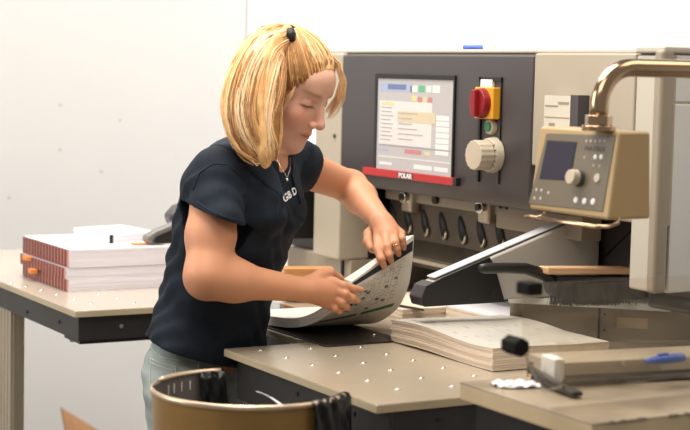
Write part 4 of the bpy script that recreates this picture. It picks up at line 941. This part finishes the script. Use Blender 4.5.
def shirt_post(P, d):
    q = (P-spn[2])@np.array(AXT).T; f, s, t = q.T
    fold = .0040*np.sin(38*t+22*f+3*np.sin(14*s+9*t))*np.clip(.6-t*2.2, .15, 1)+.0030*np.sin(55*(f*.8+t*.55)+4*np.sin(11*t))+.0016*np.sin(95*(t-.4*f)+3*np.sin(30*s))
    lN = ((P-SN)@axn); fold = np.where(lN > .02, fold*.5+.0016*np.sin(lN*130+np.sin(40*s)*2), fold)
    d = d+fold*1.1
    rN = np.linalg.norm(P-SN-lN[:, None]*axn, axis=1); lF = ((P-SF)@axf); rF = np.linalg.norm(P-SF-lF[:, None]*axf, axis=1)
    d = np.where((lN > .0) & (rN < .095), np.maximum(d, (P-cN)@nN), d)
    d = np.where((lF > -.02) & (rF < .095) & (t > 0), np.maximum(d, (P-cF)@nF), d)
    d = np.where((lN > .0) & (rN < .095), np.maximum(d, -np.maximum(pd(armN, P), -.0+((cN-P)@nN)-.03)), d)
    d = np.where(t < -.05, np.maximum(d, (P-chem)@nH), d)
    return d
FS = Field(shirt, shirt_post)
sh = sdf_obj('polo_shirt', FS, .0036, M_shirt, wo)
def project_all(P, lift=.001, F=None, back=.15):
    F = F or FS; Q_ = np.array(P, float)+VT*back; lift = np.broadcast_to(lift, (len(Q_),))
    for _ in range(45):
        d = F.ev(Q_); Q_ = Q_-VT*np.clip(d-lift, 0, .1)[:, None]*.85
    return Q_
def project(p, lift=.001, F=None): return project_all([p], lift, F)[0]
def seam(name, pts, r, m, parent, F=None, sub=6):
    P_ = []
    for a, b in zip(pts[:-1], pts[1:]):
        for i in range(sub): P_.append(A3(a)*(1-i/sub)+A3(b)*i/sub)
    P_.append(A3(pts[-1])); return MB().tube([tuple(p) for p in project_all(P_, .0006, F)], r, 6).build(name, m, parent, smooth=True)
# sleeve hem, shoulder seam, placket, buttons
M_shirt2 = mat('navy_rib', (.018, .028, .044), .8, var=.1, bump=.2, bscale=500, spec=.25)
seam('sleeve_seam', [(-0.3204, -0.177, 1.224), (-0.3068, -0.1555, 1.21), (-0.2881, -0.125, 1.196), (-0.2866, -0.0838, 1.185)], .0011, M_shirt2, sh)
seam('shoulder_seam', [(-0.3714, -0.1613, 1.245), (-0.3674, -0.1475, 1.283), (-0.3544, -0.1213, 1.303), (-0.383, -0.0702, 1.301), (-0.367, -0.0465, 1.276), (-0.3588, -0.0401, 1.231)], .0012, M_shirt2, sh)
seam('placket_edge', [(-0.3262, 0.0244, 1.271), (-0.3261, 0.0201, 1.245), (-0.3242, 0.0174, 1.211), (-0.3228, 0.0149, 1.183)], .0010, M_shirt2, sh)
seam('placket_edge', [(-0.3178, 0.0394, 1.271), (-0.3183, 0.0331, 1.241), (-0.3176, 0.0286, 1.209), (-0.3165, 0.0261, 1.183)], .0010, M_shirt2, sh)
for q in ((-0.3214, 0.0296, 1.252), (-0.3208, 0.024, 1.215)):
    p = project(q, .001); MB().cyl(tuple(p), tuple(p+VT*.0016+VR*.001), .0050, n=12).build('button', M_black, sh)
# logo lettering
cu = bpy.data.curves.new('lettering', 'FONT'); cu.body = 'GB De'; cu.size = .0215; cu.offset = .0007; cu.extrude = .0002
to = bpy.data.objects.new('lettering', cu); COL.objects.link(to); me = bpy.data.meshes.new_from_object(to); bpy.data.objects.remove(to)
lo_, le_ = A3((-0.3182, 0.0287, 1.216)), A3((-0.3223, 0.0657, 1.235)); w_ = max(v.co.x for v in me.vertices); lx = (le_-lo_); ly = VU*.93-VR*.35
import bmesh
bm = bmesh.new(); bm.from_mesh(me); bmesh.ops.subdivide_edges(bm, edges=bm.edges, cuts=1); bm.to_mesh(me); bm.free()
PL = project_all([lo_+lx*(v_.co.x/w_)+ly*v_.co.y for v_ in me.vertices], np.array([.0016+v_.co.z for v_ in me.vertices]))
for v_, p in zip(me.vertices, PL): v_.co = Vector(p)-root_loc(sh)
me.materials.append(M_print); to = bpy.data.objects.new('chest_lettering', me); COL.objects.link(to); to.parent = sh
# collar
NC = A3((-0.4558, 0.0356, 1.302)); P = []
Fc = Fo; Sc = So
nT = 48
for i in range(nT+1):
    th_ = math.radians(22+(360-44)*i/nT); c_, s_ = math.cos(th_), math.sin(th_); fr_ = max(0, c_)
    row = []
    for j in range(6):
        t = j/5; r = .066+.035*t**1.3; up_ = .030-.050*t**1.2-.045*fr_*fr_-.02*fr_**6*t
        if j == 0: r = .063; up_ -= .012
        p = NC+Fc*c_*r*(1+.15*fr_)+Sc*s_*r*1.02+T_*up_
        row.append(p)
    P.append(row)
for row in P:
    for j in range(6):
        for _ in range(12):
            d = FS.ev(row[j][None])[0]; lim = .002+.004*math.sin(math.pi*j/5)
            if d >= lim: break
            row[j] = row[j]+(T_*.6+(row[j]-NC)/np.linalg.norm(row[j]-NC)*.6)*(lim-d)
b = MB(); b.grid([[tuple(p) for p in r] for r in P]); co = b.build('collar', M_shirt2, sh, smooth=True); s = co.modifiers.new('thickness', 'SOLIDIFY'); s.thickness = .003
# skin showing in the neckline is part of the body; necklace
nk = [(-0.3677, 0.0226, 1.329), (-0.3427, 0.0224, 1.309), (-0.3256, 0.0285, 1.288), (-0.3155, 0.0333, 1.272), (-0.3448, 0.0555, 1.287), (-0.3814, 0.0766, 1.311)]
MB().tube([tuple(p) for p in nk], .0007, 5).build('necklace', M_steel, wo, smooth=True)
q = (-0.3133, 0.0323, 1.268); MB().sphere(q, .0034, 10, 8).build('pendant', M_steel, wo, smooth=True)

# jeans
PC = A3((-0.5413, -0.0585, 0.8178)); hipN = PC+St*.088-VU*.02+Ft*.02; hipF = PC-St*.088-VU*.02+Ft*.02
kN = hipN*1.; kN[2] = .47; kN += Ft*.02; kF = hipF*1.; kF[2] = .47; kF += Ft*.03; aN = kN*1.; aN[2] = .085; aN -= Ft*.02; aF = kF*1.; aF[2] = .085; aF += Ft*.0
jp = [el(PC+VU*.02-Ft*.01, AXT, (.098, .155, .11), .03), el(PC-Ft*.006-VU*.045+St*.06, [Ft, St, VU], (.085, .085, .10), .04), el(PC-Ft*.006-VU*.045-St*.06, [Ft, St, VU], (.085, .085, .10), .04),
      rc(hipN-VU*.03, kN, .092, .066, .02), rc(hipF-VU*.03, kF, .092, .066, .02), rc(kN, aN, .064, .050, .02), rc(kF, aF, .064, .050, .02)]
def jeans_post(P, d):
    d = d+.0020*np.sin(60*P[:, 2]+30*P[:, 0]+3*np.sin(25*P[:, 1]))+.0012*np.sin(140*P[:, 2]+50*P[:, 1])
    return np.maximum(d, .055-P[:, 2])
FJ = Field(jp, jeans_post); je = sdf_obj('jeans', FJ, .005, M_jeans, wo)
for pts in ([(-0.5211, -0.187, 0.8663), (-0.4905, -0.1354, 0.8544), (-0.4886, -0.1381, 0.8191), (-0.5028, -0.1676, 0.7942), (-0.5163, -0.1883, 0.8112), (-0.5211, -0.187, 0.8663)], [(-0.5192, -0.1853, 0.8575), (-0.4909, -0.1375, 0.8456)], [(-0.5286, -0.1961, 0.8902), (-0.5075, -0.1619, 0.8735), (-0.4873, -0.1274, 0.8678)], [(-0.4681, -0.0949, 0.8599), (-0.4628, -0.0919, 0.8247), (-0.4571, -0.0912, 0.772)]):
    seam('pocket_seam', pts, .0011, M_seam, je, FJ)
for a_n in (aN, aF):
    q = a_n*1.; q[2] = .035
    sp_ = Field([rc(q-Ft*.05, q+Ft*.14-VU*.003, .042, .036, .02), rc(q-Ft*.03+VU*.01, q+VU*.05-Ft*.02, .046, .046, .02)], lambda P, d: np.maximum(d, .002-P[:, 2]))
    sdf_obj('shoe', sp_, .006, M_shoe, wo)

# hair
M_h = [mat('blonde_hair_light', (.93, .67, .40), .42, var=.12, scale=40, spec=.4), mat('blonde_hair', (.82, .48, .20), .42, var=.15, scale=40, spec=.4), mat('blonde_hair_dark', (.44, .21, .075), .45, var=.2, scale=40, spec=.4)]
TIE = H(-.050, .104, .004)
def cap_post(P, d):
    L = (P-HC)@np.array(AXH).T; f, u, s = L.T; as_ = np.abs(s)
    d = d+.0018*np.sin(900*(s*.3)+80*f+60*u)*.5
    cut_ = (f-.60*u-.024+.35*np.maximum(0, as_-.05))*.8
    d = np.maximum(d, cut_); d = np.maximum(d, -.085-u)
    ear = np.linalg.norm(np.stack([(f+.006)/1., (u+.012)/1.3, (as_-.08)/1.], 1), axis=1)-.018
    return np.maximum(d, -ear)
cap = Field([el(H(-.014, .032, 0), AXH, (.103, .093, .0805), .02), rc(H(-.05, .09, 0), TIE, .035, .020, .03), el(H(-.035, -.030, 0), AXH, (.070, .062, .068), .02)], cap_post)
hair = sdf_obj('hair', cap, .003, M_h[1], wo)
def strands(name, lists, rad, parent, mats):
    cu = bpy.data.curves.new(name, 'CURVE'); cu.dimensions = '3D'; cu.bevel_depth = rad; cu.bevel_resolution = 0; off = np.array(root_loc(parent))
    for m in mats: cu.materials.append(m)
    for pts, mi in lists:
        s = cu.splines.new('POLY'); n = len(pts); s.points.add(n-1); c4 = np.ones((n, 4)); c4[:, :3] = np.array(pts)-off; s.points.foreach_set('co', c4.ravel().astype(np.float32)); s.material_index = mi
        s.points.foreach_set('radius', np.concatenate([[.35, .8], np.ones(n-4), [.8, .35]]).astype(np.float32)); s.use_smooth = True
    o = bpy.data.objects.new(name, cu); COL.objects.link(o); o.parent = parent; return o
r4 = np.random.RandomState(11)
cc_ = np.array([-.014, .032, 0]); er = np.array([.104, .094, .0815]); tl = np.array([-.050, .108, .004]); lists = []
for i in range(900):
    side = 1 if r4.rand() < .75 else -1; t = r4.rand()
    if t < .62:     # hairline forehead to temple to ear
        u = .092-.13*(t/.62)**1.25; f = .60*u+.036-.35*max(0, .0); as0 = .075*min(1, (t/.62)*1.25+.02)
        st_ = np.array([f, u, side*as0])
    else:           # behind the ear and nape
        k = (t-.62)/.38; st_ = np.array([-.0-.09*k, -.03-.045*math.sin(k*2.2), side*(.075-.05*k)])
    st_ = st_+(r4.rand(3)-.5)*np.array([.018, .014, .010]); d0 = (st_-cc_)/er; d0 = d0/np.linalg.norm(d0); d1 = (tl-cc_)/er; d1 = d1/np.linalg.norm(d1); pts = []
    bow = (r4.rand()-.5)*.12; lift = 1.0+.02*r4.rand()
    for j in range(9):
        q = j/8; dd = d0*(1-q)+d1*q+np.array([-.0, -.05, side*.10])*math.sin(math.pi*q)*(1+bow); dd = dd/np.linalg.norm(dd)
        p = cc_+dd*er*(lift-.10*max(0, 1-q*5)+.06*q**4+.012*math.sin(9*q+i)*math.sin(math.pi*q)); pts.append(H(*p))
    lists.append((pts, int(r4.choice([1, 2, 2, 2]) if st_[1] < .06 else r4.choice([0, 1, 1, 2, 2]))))
# far-side lock and loose temple wisps
for i in range(42):
    o_ = (r4.rand(3)-.5)*.008; e_ = (r4.rand(3)-.5)*.026
    pts = [H(.030, .108, -.02)+o_, H(.066, .092, -.038)+o_+e_*.2, H(.088, .060, -.050)+e_*.5, H(.094, .022, -.058)+e_*.8, H(.088, -.020, -.060)+e_]
    lists.append((pts, int(r4.choice([0, 0, 1]))))
for i in range(26):
    e_ = (r4.rand(3)-.5)*.02; pts = [H(.050, .030, .070), H(.052, .010, .076)+e_*.4, H(.046, -.020, .077)+e_*.7, H(.040, -.050-.03*r4.rand(), .072)+e_]; lists.append((pts, int(r4.choice([0, 1]))))
tag(strands('hair_strands', lists, .0010, hair, M_h), kind='stuff')
# tie
b = MB()
for k in range(3):
    rr_ = .021-.003*k; c_ = TIE-VU*.000+VT*.034-Fh*(.004*k)-VR*.001; pts = [tuple(c_+(Sh*math.cos(t)+(Uh*.7-Fh*.7)*math.sin(t)*.9)*rr_+ (Fh*.7+Uh*.7)*.004*math.sin(3*t+k)) for t in np.linspace(0, 2*math.pi, 30)]; b.tube(pts, .0055, 8)
b.tube([tuple(TIE+VT*.056+VR*.000+VU*.010), tuple(TIE+VT*.062+VR*.002-VU*.002), tuple(TIE+VT*.058+VR*.004-VU*.014)], [.009, .012, .008], 8)
b.build('hair_tie', mat('black_velvet', (.014, .014, .018), .6, bump=.8, bscale=200), wo, smooth=True)
# ponytail
pp = [TIE, A3((-0.3898, 0.0579, 1.576)), A3((-0.3817, 0.0177, 1.555)), A3((-0.3708, -0.011, 1.514)), A3((-0.3586, -0.0281, 1.469)), A3((-0.3471, -0.0375, 1.416)), A3((-0.3295, -0.0357, 1.365)), A3((-0.3143, -0.0259, 1.328)), A3((-0.3081, -0.0191, 1.305))]
pr_ = [.014, .026, .040, .052, .061, .061, .050, .033, .012]
pf = [rc(pp[i], pp[i+1], pr_[i]*.70, pr_[i+1]*.70, .02) for i in range(len(pp)-1)]
def pt_post(P, d): return d+.004*np.sin(P@(VR*170+VT*60)+2*np.sin(P[:, 2]*22))
pt = sdf_obj('ponytail', Field(pf, pt_post), .004, M_h[1], wo)
def cat(P_, t):
    n = len(P_)-1; x = min(max(t*n, 0), n-1e-6); i = int(x); f = x-i; p0, p1, p2, p3 = P_[max(i-1, 0)], P_[i], P_[i+1], P_[min(i+2, n)]
    return .5*((2*p1)+(p2-p0)*f+(2*p0-5*p1+4*p2-p3)*f*f+(3*p1-p0-3*p2+p3)*f*f*f)
lists = []
for cl_i in range(150):
    th0 = r4.rand()*2*math.pi; rh0 = .55+.47*math.sqrt(r4.rand()); end = .70+.30*r4.rand(); ph = r4.rand()*6; wa_ = .004+.009*r4.rand(); tone = r4.choice([0, 0, 1, 1, 2]); fly = 1.10 if r4.rand() < .12 else 1.0
    for s_i in range(12):
        th1 = th0+(r4.rand()-.5)*.22; rh = (rh0+(r4.rand()-.5)*.10)*fly; en = min(1.03, end+.06*r4.rand()); pts = []
        for j in range(14):
            q = j/13*en; c_ = cat(pp, q); r_ = float(cat([np.array(x) for x in pr_], q)); tg = cat(pp, min(q+.02, 1))-cat(pp, max(q-.02, 0)); tg /= np.linalg.norm(tg)+1e-9
            n1 = VT-tg*(VT@tg); n1 /= np.linalg.norm(n1); n2 = np.cross(tg, n1)
            rr_ = max(r_, .012)*rh; pts.append(c_+(n1*math.cos(th1)*.80+n2*math.sin(th1))*rr_+(n2*math.sin(ph+q*9)+n1*math.cos(ph+q*7))*wa_*q)
        lists.append((pts, int(tone if r4.rand() < .75 else r4.choice([0, 1, 2]))))
for i in range(30):
    th1 = r4.rand()*6.28; pts = []; amp = .3+.5*r4.rand()
    for j in range(10):
        q = .15+j/9*(.55+.3*r4.rand()*.2); c_ = cat(pp, q); r_ = float(cat([np.array(x) for x in pr_], q)); pts.append(c_-VR*r_*(1.0+.25*amp*j/9)*abs(math.cos(th1*.3))+VT*math.sin(th1)*r_*.5+VU*.006*math.sin(j+i))
    lists.append((pts, 0))
tag(strands('hair_strands', lists, .0010, pt, M_h), kind='stuff')
